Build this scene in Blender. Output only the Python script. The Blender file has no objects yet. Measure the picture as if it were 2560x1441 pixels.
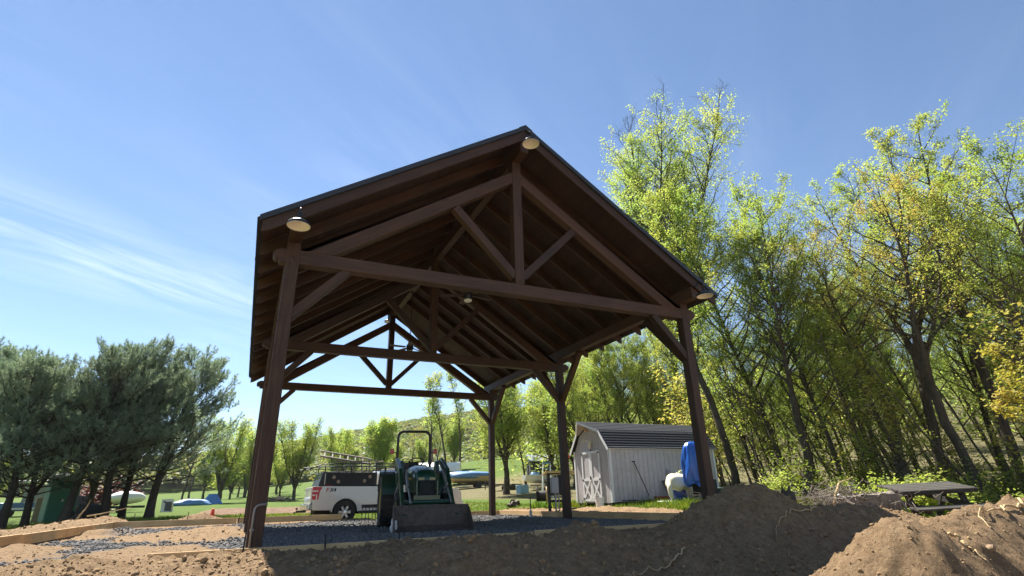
import bpy, math, random
import numpy as np
from mathutils import Vector, Matrix
R = math.radians
scene = bpy.context.scene
col = scene.collection

# ------------------------------------------------------------------ camera
cam_d = bpy.data.cameras.new('camera'); cam = bpy.data.objects.new('camera', cam_d); col.objects.link(cam)
YAW, PITCH, ROLL = R(25.688), R(21.396), R(-1.544)
fw = Vector((math.sin(YAW)*math.cos(PITCH), math.cos(YAW)*math.cos(PITCH), math.sin(PITCH)))
rt = Vector((math.cos(YAW), -math.sin(YAW), 0)); up = rt.cross(fw)
rt2 = rt*math.cos(ROLL)+up*math.sin(ROLL); up2 = -rt*math.sin(ROLL)+up*math.cos(ROLL)
M = Matrix((rt2, up2, -fw)).transposed().to_4x4(); M.translation = (-0.225, -8.912, 0.624)
cam.matrix_world = M
cam_d.sensor_width = 36; cam_d.lens = 1336.9/2560*36
cam_d.clip_start = 0.05; cam_d.clip_end = 3000
scene.camera = cam

# ------------------------------------------------------------------ world, sun, exposure
SUN_EL, SUN_AZ = R(56.0), R(-12.5)
w = bpy.data.worlds.new('World'); scene.world = w; w.use_nodes = True
nt = w.node_tree; N = nt.nodes; LK = nt.links; N.clear()
def wn(t, **k):
    n = N.new(t)
    for a, b in k.items(): setattr(n, a, b)
    return n
out = wn('ShaderNodeOutputWorld'); bg = wn('ShaderNodeBackground'); sky = wn('ShaderNodeTexSky')
sky.sky_type = 'NISHITA'; sky.sun_disc = False; sky.sun_elevation = SUN_EL; sky.sun_rotation = SUN_AZ
sky.air_density = 1.0; sky.dust_density = 0.0; sky.ozone_density = 2.7; sky.altitude = 200
bg.inputs['Strength'].default_value = 0.064
# thin cirrus: noise on a high flat layer, stretched along the wind, thicker in one band low on the left
tc = wn('ShaderNodeTexCoord'); sep = wn('ShaderNodeSeparateXYZ'); LK.new(tc.outputs['Generated'], sep.inputs[0])
def wm(op, a, b=None, c=None):
    n = wn('ShaderNodeMath', operation=op)
    for i, v in enumerate((a, b, c)):
        if v is None: continue
        if isinstance(v, (int, float)): n.inputs[i].default_value = v
        else: LK.new(v, n.inputs[i])
    return n.outputs[0]
zz = wm('MAXIMUM', sep.outputs[2], 0.04)
px = wm('DIVIDE', sep.outputs[0], zz); py = wm('DIVIDE', sep.outputs[1], zz)
comb = wn('ShaderNodeCombineXYZ'); LK.new(px, comb.inputs[0]); LK.new(py, comb.inputs[1])
cu = wm('ADD', wm('MULTIPLY', px, 0.78), wm('MULTIPLY', py, 0.62)); cv = wm('SUBTRACT', wm('MULTIPLY', py, 0.78), wm('MULTIPLY', px, 0.62))
mp = wn('ShaderNodeCombineXYZ'); LK.new(wm('MULTIPLY', cu, 0.55), mp.inputs[0]); LK.new(wm('MULTIPLY', cv, 2.6), mp.inputs[1])
n1 = wn('ShaderNodeTexNoise'); n1.inputs['Scale'].default_value = 1.5; n1.inputs['Detail'].default_value = 7; n1.inputs['Roughness'].default_value = 0.62; n1.inputs['Distortion'].default_value = 0.6
LK.new(mp.outputs[0], n1.inputs['Vector'])
n2 = wn('ShaderNodeTexNoise'); n2.inputs['Scale'].default_value = 0.45; n2.inputs['Detail'].default_value = 3
LK.new(comb.outputs[0], n2.inputs['Vector'])
st = wn('ShaderNodeMapRange'); st.inputs[1].default_value = 0.40; st.inputs[2].default_value = 0.78; LK.new(n1.outputs[0], st.inputs[0])
br = wn('ShaderNodeMapRange'); br.inputs[1].default_value = 0.42; br.inputs[2].default_value = 0.62; br.inputs[3].default_value = 0.03; br.inputs[4].default_value = 0.20; LK.new(n2.outputs[0], br.inputs[0])
# band centre on the layer
bu = wm('SUBTRACT', cu, 1.21); bv = wm('SUBTRACT', cv, 2.47)      # centre of the band along and across the wind
bd = wm('ADD', wm('POWER', wm('ABSOLUTE', wm('DIVIDE', bu, 0.75)), 2.0), wm('POWER', wm('ABSOLUTE', wm('DIVIDE', bv, 0.30)), 2.0))
band = wm('EXPONENT', wm('MULTIPLY', bd, -1.0))
mask = wm('MULTIPLY', st.outputs[0], wm('MINIMUM', wm('ADD', br.outputs[0], wm('MULTIPLY', band, 0.75)), 0.8))
mix = wn('ShaderNodeMix', data_type='RGBA', blend_type='MIX'); LK.new(mask, mix.inputs[0]); LK.new(sky.outputs[0], mix.inputs[6]); mix.inputs[7].default_value = (7.2, 8.0, 9.2, 1)
LK.new(mix.outputs[2], bg.inputs[0]); LK.new(bg.outputs[0], out.inputs[0])

sd = bpy.data.lights.new('sun', 'SUN'); sd.energy = 5.0; sd.angle = R(0.53); sd.color = (1.0, 0.955, 0.88)
so = bpy.data.objects.new('sun', sd); col.objects.link(so)
sdir = Vector((math.sin(SUN_AZ)*math.cos(SUN_EL), math.cos(SUN_AZ)*math.cos(SUN_EL), math.sin(SUN_EL)))
so.rotation_euler = sdir.to_track_quat('Z', 'Y').to_euler(); so.location = (0, 20, 40)
scene.view_settings.view_transform = 'Standard'; scene.view_settings.look = 'None'
scene.view_settings.gamma = 1; scene.view_settings.use_curve_mapping = False
scene.view_settings.exposure = 1.45
scene.cycles.max_bounces = 6; scene.cycles.diffuse_bounces = 4; scene.cycles.transmission_bounces = 4; scene.cycles.transparent_max_bounces = 4
scene.cycles.use_denoising = True

# ------------------------------------------------------------------ helpers
rng = np.random.default_rng(7); random.seed(7)

def tag(o, label=None, cat=None, group=None, kind=None):
    if label: o['label'] = label
    if cat: o['category'] = cat
    if group: o['group'] = group
    if kind: o['kind'] = kind
    return o

def thing(name, label, cat, loc=(0, 0, 0), rz=0, group=None, rot=None, scale=None):
    o = bpy.data.objects.new(name, None); col.objects.link(o)
    o.location = loc; o.rotation_euler = rot if rot else (0, 0, rz); o.empty_display_size = 0.3
    if scale: o.scale = (scale,)*3 if isinstance(scale, (int, float)) else scale
    return tag(o, label, cat, group)

def copy_tree(o, parent=None):
    c = o.copy(); col.objects.link(c)
    if parent: c.parent = parent
    for ch in list(o.children): copy_tree(ch, c)
    return c

def link(me, name, mat, parent=None, smooth=False):
    o = bpy.data.objects.new(name, me); col.objects.link(o)
    if mat and not me.materials: me.materials.append(mat)
    if parent: o.parent = parent
    if smooth: me.polygons.foreach_set('use_smooth', np.ones(len(me.polygons), bool))
    return o

def mesh_np(name, V, F, mat=None, smooth=False):
    """V (n,3), F (m,k) all k-gons"""
    me = bpy.data.meshes.new(name); V = np.asarray(V, np.float32); F = np.asarray(F, np.int32)
    me.vertices.add(len(V)); me.vertices.foreach_set('co', V.ravel())
    m, k = F.shape
    me.loops.add(m*k); me.loops.foreach_set('vertex_index', F.ravel())
    me.polygons.add(m); me.polygons.foreach_set('loop_start', np.arange(0, m*k, k, dtype=np.int32))
    me.polygons.foreach_set('loop_total', np.full(m, k, np.int32))
    if smooth: me.polygons.foreach_set('use_smooth', np.ones(m, bool))
    me.update(calc_edges=True)
    if mat: me.materials.append(mat)
    return me

def frame(d, upv=(0, 0, 1)):
    d = np.asarray(d, float); d = d/np.linalg.norm(d)
    u = np.asarray(upv, float)
    if abs(d @ u) > 0.98*np.linalg.norm(u): u = np.array((0, 1.0, 0)) if abs(d[1]) < 0.9 else np.array((1.0, 0, 0))
    s = np.cross(d, u); s /= np.linalg.norm(s); u = np.cross(s, d)
    return d, s, u

class MB:
    def __init__(s): s.v = []; s.f = []; s.g = []
    def add(s, vs, fs, g=None):
        b = len(s.v); s.v += [tuple(map(float, p)) for p in vs]; s.f += [tuple(i+b for i in f) for f in fs]
        s.g += [tuple(map(float, p)) for p in (g if g is not None else vs)]; return s
    def box(s, c, d, rot=None):
        hx, hy, hz = d[0]/2, d[1]/2, d[2]/2
        P = [Vector((x, y, z)) for z in (-hz, hz) for y in (-hy, hy) for x in (-hx, hx)]
        ax = max(range(3), key=lambda i: d[i]); o = random.random()*7
        G = [(p[ax]+o, p[(ax+1) % 3]+o, p[(ax+2) % 3]) for p in P]
        if rot: P = [rot @ p for p in P]
        P = [p+Vector(c) for p in P]
        return s.add(P, [(0, 2, 3, 1), (4, 5, 7, 6), (0, 1, 5, 4), (2, 6, 7, 3), (0, 4, 6, 2), (1, 3, 7, 5)], G)
    def beam(s, p0, p1, w, h, upv=(0, 0, 1), w1=None, h1=None):
        p0, p1 = np.asarray(p0, float), np.asarray(p1, float); L = np.linalg.norm(p1-p0)
        d, sd_, u = frame(p1-p0, upv); P = []; G = []; o = random.random()*9
        for p, ww, hh, t in ((p0, w, h, 0), (p1, w1 or w, h1 or h, L)):
            for a, b in ((-1, -1), (1, -1), (1, 1), (-1, 1)):
                P.append(p+sd_*a*ww/2+u*b*hh/2); G.append((t+o, a*ww/2+o, b*hh/2))
        return s.add(P, [(0, 1, 2, 3)[::-1], (4, 5, 6, 7), (0, 4, 5, 1)[::-1], (1, 5, 6, 2)[::-1], (2, 6, 7, 3)[::-1], (3, 7, 4, 0)[::-1]][:1] + [(4, 5, 6, 7), (0, 1, 5, 4), (1, 2, 6, 5), (2, 3, 7, 6), (3, 0, 4, 7)], G)
    def tube(s, pts, r, n=8, cap=True, closed=False):
        pts = [np.asarray(p, float) for p in pts]; k = len(pts); rr = [r]*k if isinstance(r, (int, float)) else list(r)
        P = []; pu = None
        for i, p in enumerate(pts):
            if closed: d = pts[(i+1) % k]-pts[i-1]
            else: d = pts[min(i+1, k-1)]-pts[max(i-1, 0)]
            d = d/(np.linalg.norm(d)+1e-9)
            if pu is None: _, sd_, u = frame(d)
            else:
                u = pu-d*(pu @ d); u /= (np.linalg.norm(u)+1e-9); sd_ = np.cross(d, u)
            pu = u
            for j in range(n):
                a = 2*math.pi*j/n; P.append(p+(sd_*math.cos(a)+u*math.sin(a))*rr[i])
        F = []
        for i in range(k if closed else k-1):
            i2 = (i+1) % k
            for j in range(n):
                j2 = (j+1) % n; F.append((i*n+j, i*n+j2, i2*n+j2, i2*n+j))
        if cap and not closed: F += [tuple(range(n))[::-1], tuple(range((k-1)*n, k*n))]
        return s.add(P, F)
    def lathe(s, prof, n=24, mat4=None, cap=False):
        P = []; k = len(prof)
        for r, z in prof:
            for j in range(n):
                a = 2*math.pi*j/n; P.append(Vector((r*math.cos(a), r*math.sin(a), z)))
        if mat4: P = [mat4 @ p for p in P]
        F = [(i*n+j, i*n+(j+1) % n, (i+1)*n+(j+1) % n, (i+1)*n+j) for i in range(k-1) for j in range(n)]
        if cap: F += [tuple(range(n))[::-1], tuple(range((k-1)*n, k*n))]
        return s.add(P, F)
    def prism(s, poly, f0, f1):
        """poly list of 2d; f0/f1 map (a,b)->3d for the two faces"""
        k = len(poly); P = [f0(*p) for p in poly]+[f1(*p) for p in poly]
        return s.add(P, [tuple(range(k))[::-1], tuple(range(k, 2*k))]+[(i, (i+1) % k, k+(i+1) % k, k+i) for i in range(k)])
    def ball(s, c, r, n=10, m=6, sc=(1, 1, 1), jit=0):
        prof = []
        P = []; c = Vector(c)
        for i in range(m+1):
            t = math.pi*i/m
            for j in range(n):
                a = 2*math.pi*j/n; q = 1+(random.random()-.5)*jit
                P.append(c+Vector((sc[0]*r*q*math.sin(t)*math.cos(a), sc[1]*r*q*math.sin(t)*math.sin(a), -sc[2]*r*q*math.cos(t))))
        return s.add(P, [(i*n+j, i*n+(j+1) % n, (i+1)*n+(j+1) % n, (i+1)*n+j) for i in range(m) for j in range(n)])
    def build(s, name, mat, parent=None, smooth=False, bevel=0, seg=2, auto=False):
        me = bpy.data.meshes.new(name); me.from_pydata(s.v, [], s.f); me.update()
        a = me.attributes.new('gc', 'FLOAT_VECTOR', 'POINT'); a.data.foreach_set('vector', np.asarray(s.g, np.float32).ravel())
        o = link(me, name, mat, parent, smooth)
        if bevel:
            b = o.modifiers.new('bevel', 'BEVEL'); b.width = bevel; b.segments = seg; b.limit_method = 'ANGLE'; b.angle_limit = R(40)
        if smooth and auto:
            pass
        return o

def part(name, mat, parent, fn, **k):
    m = MB(); fn(m); return m.build(name, mat, parent, **k)

# ---- numpy value noise
def _h(i, j, s): 
    v = np.sin(i*127.1+j*311.7+s*74.7)*43758.5453; return v-np.floor(v)
def vnoise(x, y, s=0):
    xi, yi = np.floor(x), np.floor(y); fx, fy = x-xi, y-yi
    fx = fx*fx*fx*(fx*(fx*6-15)+10); fy = fy*fy*fy*(fy*(fy*6-15)+10)
    a, b, c, d = _h(xi, yi, s), _h(xi+1, yi, s), _h(xi, yi+1, s), _h(xi+1, yi+1, s)
    return (a*(1-fx)+b*fx)*(1-fy)+(c*(1-fx)+d*fx)*fy
def fbm(x, y, o=4, s=0, g=.5):
    t = 0; a = 1; n = 0
    for k in range(o):
        t = t+a*(vnoise(x, y, s+k)-.5); n += a; a *= g; x = x*2.03+11.3; y = y*2.03-7.1
    return t/n
def clods(x, y, s=0):
    """rounded lumps, one per cell, of uneven size"""
    xi, yi = np.floor(x), np.floor(y); h = np.zeros(np.shape(x))
    for dx in (-1, 0, 1):
        for dy in (-1, 0, 1):
            cx, cy = xi+dx, yi+dy; r = .12+.5*_h(cx, cy, s+5)**3
            qx, qy = x-(cx+_h(cx, cy, s)), y-(cy+_h(cx, cy, s+1)); a = _h(cx, cy, s+2)*6.28
            u = (qx*np.cos(a)+qy*np.sin(a)); v = (qy*np.cos(a)-qx*np.sin(a))*(1+_h(cx, cy, s+3))
            h = np.maximum(h, r*np.sqrt(np.maximum(0, 1-(u*u+v*v)/(r*r))))
    return h
def sstep(a, b, x):
    t = np.clip((x-a)/(b-a), 0, 1); return t*t*(3-2*t)

# ------------------------------------------------------------------ materials
def new_mat(name):
    m = bpy.data.materials.new(name); m.use_nodes = True; nt = m.node_tree
    return m, nt, nt.nodes, nt.links, nt.nodes['Principled BSDF']
def mat_basic(name, c, rough=.6, metal=0, var=.12, scale=8, bump=.0, bscale=40, spec=.5, coat=0, rnd=0.0, trans=None, emit=None, grime=0):
    m, nt, n, l, b = new_mat(name)
    tcn = n.new('ShaderNodeTexCoord'); no = n.new('ShaderNodeTexNoise'); no.inputs['Scale'].default_value = scale; no.inputs['Detail'].default_value = 6; no.inputs['Roughness'].default_value = .6
    l.new(tcn.outputs['Object'], no.inputs['Vector'])
    mr = n.new('ShaderNodeMapRange'); mr.inputs[1].default_value = .3; mr.inputs[2].default_value = .7; mr.inputs[3].default_value = 1-var; mr.inputs[4].default_value = 1+var
    l.new(no.outputs[0], mr.inputs[0])
    hs = n.new('ShaderNodeHueSaturation'); hs.inputs['Color'].default_value = (*c, 1); l.new(mr.outputs[0], hs.inputs['Value'])
    last = hs.outputs[0]
    if rnd:
        oi = n.new('ShaderNodeObjectInfo'); m2 = n.new('ShaderNodeMapRange'); m2.inputs[3].default_value = 1-rnd; m2.inputs[4].default_value = 1+rnd
        l.new(oi.outputs['Random'], m2.inputs[0]); h2 = n.new('ShaderNodeHueSaturation'); l.new(last, h2.inputs['Color']); l.new(m2.outputs[0], h2.inputs['Value']); last = h2.outputs[0]
    if grime:
        g = n.new('ShaderNodeTexNoise'); g.inputs['Scale'].default_value = 2.2; g.inputs['Detail'].default_value = 8; l.new(tcn.outputs['Object'], g.inputs['Vector'])
        gm = n.new('ShaderNodeMapRange'); gm.inputs[1].default_value = .48; gm.inputs[2].default_value = .75; gm.inputs[4].default_value = grime; l.new(g.outputs[0], gm.inputs[0])
        mx = n.new('ShaderNodeMix'); mx.data_type = 'RGBA'; l.new(gm.outputs[0], mx.inputs[0]); l.new(last, mx.inputs[6]); mx.inputs[7].default_value = (.16, .115, .075, 1); last = mx.outputs[2]
    l.new(last, b.inputs['Base Color'])
    b.inputs['Roughness'].default_value = rough; b.inputs['Metallic'].default_value = metal; b.inputs['Specular IOR Level'].default_value = spec; b.inputs['Coat Weight'].default_value = coat
    if trans: b.inputs['Transmission Weight'].default_value = trans
    if bump:
        n3 = n.new('ShaderNodeTexNoise'); n3.inputs['Scale'].default_value = bscale; n3.inputs['Detail'].default_value = 5; l.new(tcn.outputs['Object'], n3.inputs['Vector'])
        bp = n.new('ShaderNodeBump'); bp.inputs['Strength'].default_value = bump; bp.inputs['Distance'].default_value = .02; l.new(n3.outputs[0], bp.inputs['Height']); l.new(bp.outputs[0], b.inputs['Normal'])
    return m
def mat_wood(name, c1, c2, rough=.65, gs=(1.5, 30, 30), bump=.25, rnd=.12, spec=.4, knots=True):
    m, nt, n, l, b = new_mat(name)
    at = n.new('ShaderNodeAttribute'); at.attribute_name = 'gc'
    mp = n.new('ShaderNodeMapping'); mp.inputs['Scale'].default_value = gs; l.new(at.outputs['Vector'], mp.inputs[0])
    no = n.new('ShaderNodeTexNoise'); no.inputs['Scale'].default_value = 1; no.inputs['Detail'].default_value = 6; no.inputs['Roughness'].default_value = .65; no.inputs['Distortion'].default_value = .4; l.new(mp.outputs[0], no.inputs[0])
    big = n.new('ShaderNodeTexNoise'); big.inputs['Scale'].default_value = 1.3; big.inputs['Detail'].default_value = 4; l.new(at.outputs['Vector'], big.inputs[0])
    cr = n.new('ShaderNodeValToRGB'); cr.color_ramp.elements[0].position = .32; cr.color_ramp.elements[1].position = .7
    cr.color_ramp.elements[0].color = (*c1, 1); cr.color_ramp.elements[1].color = (*c2, 1); l.new(no.outputs[0], cr.inputs[0])
    oi = n.new('ShaderNodeObjectInfo'); ad = n.new('ShaderNodeMath'); ad.operation = 'MULTIPLY_ADD'; ad.inputs[1].default_value = rnd*2; ad.inputs[2].default_value = 1-rnd; l.new(oi.outputs['Random'], ad.inputs[0])
    mr = n.new('ShaderNodeMapRange'); mr.inputs[1].default_value = .3; mr.inputs[2].default_value = .7; mr.inputs[3].default_value = .78; mr.inputs[4].default_value = 1.2; l.new(big.outputs[0], mr.inputs[0])
    mu = n.new('ShaderNodeMath'); mu.operation = 'MULTIPLY'; l.new(ad.outputs[0], mu.inputs[0]); l.new(mr.outputs[0], mu.inputs[1])
    hs = n.new('ShaderNodeHueSaturation'); l.new(cr.outputs[0], hs.inputs['Color']); l.new(mu.outputs[0], hs.inputs['Value'])
    last = hs.outputs[0]
    if knots:
        vm = n.new('ShaderNodeMapping'); vm.inputs['Scale'].default_value = (1.3, 5, 5); l.new(at.outputs['Vector'], vm.inputs[0])
        vo = n.new('ShaderNodeTexVoronoi'); vo.inputs['Scale'].default_value = 1.0; l.new(vm.outputs[0], vo.inputs[0])
        km = n.new('ShaderNodeMapRange'); km.inputs[1].default_value = .05; km.inputs[2].default_value = .13; km.inputs[3].default_value = .45; km.inputs[4].default_value = 1; l.new(vo.outputs['Distance'], km.inputs[0])
        h2 = n.new('ShaderNodeHueSaturation'); l.new(last, h2.inputs['Color']); l.new(km.outputs[0], h2.inputs['Value']); last = h2.outputs[0]
    l.new(last, b.inputs['Base Color']); b.inputs['Roughness'].default_value = rough; b.inputs['Specular IOR Level'].default_value = spec
    bp = n.new('ShaderNodeBump'); bp.inputs['Strength'].default_value = bump; bp.inputs['Distance'].default_value = .01; l.new(no.outputs[0], bp.inputs['Height']); l.new(bp.outputs[0], b.inputs['Normal'])
    return m
def mat_leaf(name, c1, c2, c3, trans=.5, rnd=.12, tint=(1.12, 1.12, .75)):
    m, nt, n, l, b = new_mat(name)
    ge = n.new('ShaderNodeNewGeometry'); cr = n.new('ShaderNodeValToRGB'); e = cr.color_ramp.elements
    e[0].color = (*c1, 1); e[1].color = (*c3, 1); e.new(.5).color = (*c2, 1)
    l.new(ge.outputs['Random Per Island'], cr.inputs[0])
    oi = n.new('ShaderNodeObjectInfo'); mr = n.new('ShaderNodeMapRange'); mr.inputs[3].default_value = 1-rnd; mr.inputs[4].default_value = 1+rnd; l.new(oi.outputs['Random'], mr.inputs[0])
    tcn = n.new('ShaderNodeTexCoord'); no = n.new('ShaderNodeTexNoise'); no.inputs['Scale'].default_value = .45; no.inputs['Detail'].default_value = 2; l.new(tcn.outputs['Object'], no.inputs[0])
    m3 = n.new('ShaderNodeMapRange'); m3.inputs[1].default_value = .3; m3.inputs[2].default_value = .7; m3.inputs[3].default_value = .47; m3.inputs[4].default_value = .53; l.new(no.outputs[0], m3.inputs[0])
    hs = n.new('ShaderNodeHueSaturation'); l.new(cr.outputs[0], hs.inputs['Color']); l.new(mr.outputs[0], hs.inputs['Value']); l.new(m3.outputs[0], hs.inputs['Hue'])
    l.new(hs.outputs[0], b.inputs['Base Color']); b.inputs['Roughness'].default_value = .55; b.inputs['Specular IOR Level'].default_value = .25
    tr = n.new('ShaderNodeBsdfTranslucent'); tm = n.new('ShaderNodeMix'); tm.data_type = 'RGBA'; tm.blend_type = 'MULTIPLY'; tm.inputs[0].default_value = 1; l.new(hs.outputs[0], tm.inputs[6]); tm.inputs[7].default_value = (*[t for t in tint], 1)
    l.new(tm.outputs[2], tr.inputs[0])
    ms = n.new('ShaderNodeMixShader'); ms.inputs[0].default_value = trans; l.new(b.outputs[0], ms.inputs[1]); l.new(tr.outputs[0], ms.inputs[2])
    l.new(ms.outputs[0], n['Material Output'].inputs['Surface'])
    return m

W_DARK = mat_wood('stained_timber', (.025, .011, .0055), (.072, .033, .0155), rough=.6, bump=.35, rnd=.3)
W_DECK = mat_wood('stained_decking', (.022, .010, .007), (.052, .024, .016), rough=.75, bump=.2, rnd=.2)
W_FORM = mat_wood('form_lumber', (.50, .31, .14), (.70, .47, .23), rough=.75, bump=.15, rnd=.1)
W_GREY = mat_wood('weathered_wood', (.032, .029, .024), (.085, .076, .062), rough=.85, bump=.5, rnd=.2)
W_DKGREY = mat_wood('old_dark_wood', (.018, .015, .013), (.045, .039, .031), rough=.85, bump=.4, rnd=.15)
BARK = mat_wood('bark', (.045, .036, .028), (.13, .108, .085), rough=.95, gs=(3, 3, 12), bump=.9, rnd=.2, spec=.1, knots=False)
BARK_D = mat_wood('dark_bark', (.03, .025, .021), (.085, .07, .057), rough=.95, gs=(3, 3, 12), bump=.9, rnd=.2, spec=.1, knots=False)
ROOF = mat_basic('asphalt_shingle', (.034, .037, .043), .92, var=.35, scale=60, bump=.5, bscale=120, spec=.2)
DRIP = mat_basic('drip_edge_metal', (.03, .034, .04), .45, .3, var=.1)
BLACK = mat_basic('black_metal', (.018, .019, .02), .42, .2, var=.15)
BLACKM = mat_basic('matt_black', (.022, .022, .023), .8, var=.2)
RUBBER = mat_basic('tyre_rubber', (.028, .027, .026), .85, var=.3, scale=14, bump=.3, grime=.5)
WHITE = mat_basic('white_enamel', (.82, .80, .74), .5, var=.03)
STEEL = mat_basic('galvanised_steel', (.42, .43, .44), .45, .7, var=.2)
CHROME = mat_basic('chrome', (.6, .6, .6), .18, 1, var=.05)
GREEN = mat_basic('green_tractor_paint', (.010, .050, .026), .35, var=.12, coat=.3, grime=.25)
YELLOW = mat_basic('yellow_rim_paint', (.40, .27, .025), .5, var=.1, grime=.35)
RUST = mat_basic('worn_steel', (.10, .075, .06), .7, .3, var=.4, scale=10, bump=.25, grime=.5)
TRUCKW = mat_basic('white_truck_paint', (.62, .60, .56), .28, var=.02, coat=.6, grime=.05)
GLASS = mat_basic('dark_window_glass', (.012, .016, .018), .06, var=.05, spec=.8)
REDL = mat_basic('red_lens', (.45, .018, .015), .2, var=.1)
TAN = mat_basic('tan_panel', (.30, .235, .18), .8, var=.12)
SHEDW = mat_basic('grey_shed_paint', (.45, .42, .41), .75, var=.09, bump=.2, bscale=60, grime=.22)
TRIM = mat_basic('white_trim_paint', (.68, .67, .65), .6, var=.06, grime=.12)
BLUET = mat_basic('blue_tarpaulin', (.012, .09, .40), .3, var=.2, scale=5, bump=.8, bscale=9, spec=.6)
BLUETD = mat_basic('faded_blue_tarpaulin', (.10, .22, .42), .5, var=.2, scale=4, bump=.3, bscale=10)
CREAM = mat_basic('cream_cloth', (.66, .60, .43), .85, var=.1, bump=.3, bscale=14)
PLASW = mat_basic('white_plastic', (.74, .73, .69), .45, var=.06)
DRUM = mat_basic('blue_plastic_drum', (.02, .045, .22), .4, var=.1)
TOILET = mat_basic('green_plastic', (.03, .17, .10), .5, var=.1)
ORANGE = mat_basic('orange_plastic', (.85, .09, .03), .5, var=.06)
GREYM = mat_basic('grey_box_metal', (.30, .31, .33), .5, .2, var=.1)
STONE = mat_basic('field_stone', (.23, .15, .085), .9, var=.3, scale=12, bump=.6, bscale=30)
ROOTM = mat_basic('dry_root', (.42, .30, .15), .9, var=.25, scale=10, bump=.5)
TWIG = mat_basic('dry_twigs', (.20, .165, .13), .95, var=.3, scale=6)
COPPER = mat_basic('pipe_grey', (.23, .22, .2), .5, .3, var=.15)
# ------------------------------------------------------------------ ground
RIDGES = [  # dug-out earth: (points x,y,z of the crest, half width)
    ([(4.95, -2.4, .04), (5.4, -2.5, .22), (5.9, -2.5, .50), (6.45, -2.55, .70), (7.05, -2.5, .66), (7.5, -2.4, .54), (7.95, -2.45, .40), (8.8, -2.5, .34), (9.8, -2.5, .30), (10.6, -2.4, .2)], .72, 1),
    ([(-.6, -3.5, -.02), (.2, -3.3, .04), (1.1, -3, .12), (2.15, -2.9, .22), (3.1, -2.8, .12), (3.7, -2.6, .27), (4.05, -2.5, .18), (4.9, -2.5, .06)], .7, 0),
    ([(4.42, -6.05, .40), (4.62, -6.02, .35), (4.82, -6.0, .25), (5.05, -5.98, .31), (5.5, -5.9, .35), (6.1, -5.8, .40), (6.8, -5.7, .42), (8, -5.5, .43), (10, -5, .43)], .58, 2),
    ([(-4.3, 1.5, .22), (-4.5, 4, .20), (-4.4, 7, .24), (-4.6, 10, .26), (-4.3, 12.6, .36), (-3.9, 13.2, .38), (-3.3, 13.5, .12)], .75, 3),
    ([(-2.6, 13.4, .1), (-1.9, 13.3, .30), (-1.3, 13.4, .42), (-.9, 13.4, .22), (.2, 13.3, .16), (1.4, 13.3, .10), (2.6, 13.3, .14)], .55, 4),
    ([(9.9, 1.0, .16), (10.2, 3.5, .2), (10.3, 6, .24), (10.0, 9, .2), (9.6, 12.5, .12)], .8, 5),
]
def base_h(x, y):
    h = .021*np.maximum(0, y-17)*(1+0*x)
    h = h+.34*sstep(9.6, 12.5, x)*sstep(1.5, 5, y)
    h = h-.28*sstep(-6, -11, x)*sstep(30, 20, y)
    u = x*.86+y*.25
    h = h+.085*np.maximum(0, u-21)+.10*np.maximum(0, u-34)*sstep(200, 60, y)
    h = h-.13*sstep(12.6, 13.4, y)*sstep(19, 16, y)*sstep(9, 7, x)
    h = h-.22*sstep(-2.9, -4.4, y)*sstep(-.5, 1.5, x)-.45*sstep(-5.6, -7.6, y)*(1-.5*sstep(4.5, 5.3, x))+.02*np.exp(-((y+.75)/.4)**2)*sstep(-3, -2, x)*sstep(3.5, 2.5, x)-.2*sstep(8, 10.5, x)*sstep(1.5, -1.5, y)
    h = h+.12*fbm(x*.12, y*.12, 3, 40)*sstep(12, 20, np.hypot(x-3, y-4))
    return h
def ridge_h(x, y):
    b0 = base_h(x, y)
    best = np.full(x.shape, -9.); cov = np.zeros(x.shape); who = np.full(x.shape, -1)
    for pts, wd, k in RIDGES:
        d2 = np.full(x.shape, 1e9); zz = np.zeros(x.shape)
        for (ax, ay, az), (bx, by, bz) in zip(pts, pts[1:]):
            ex, ey = bx-ax, by-ay; L = ex*ex+ey*ey
            t = np.clip(((x-ax)*ex+(y-ay)*ey)/L, 0, 1)
            d = (x-ax-t*ex)**2+(y-ay-t*ey)**2; c = d < d2
            d2 = np.where(c, d, d2); zz = np.where(c, az+t*(bz-az), zz)
        f = np.exp(-(d2/(wd*wd))**.9)
        hh = f*np.maximum(0, zz-b0)
        c = hh > best; best = np.where(c, hh, best); cov = np.maximum(cov, f*sstep(.05, .2, zz)); who = np.where(c & (f > .25), k, who)
    return best, cov, who
def on_pad(x, y): return sstep(-3.75, -3.6, x)*sstep(9.3, 9.15, x)*sstep(-.32, -.2, y)*sstep(12.45, 12.3, y)
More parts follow.
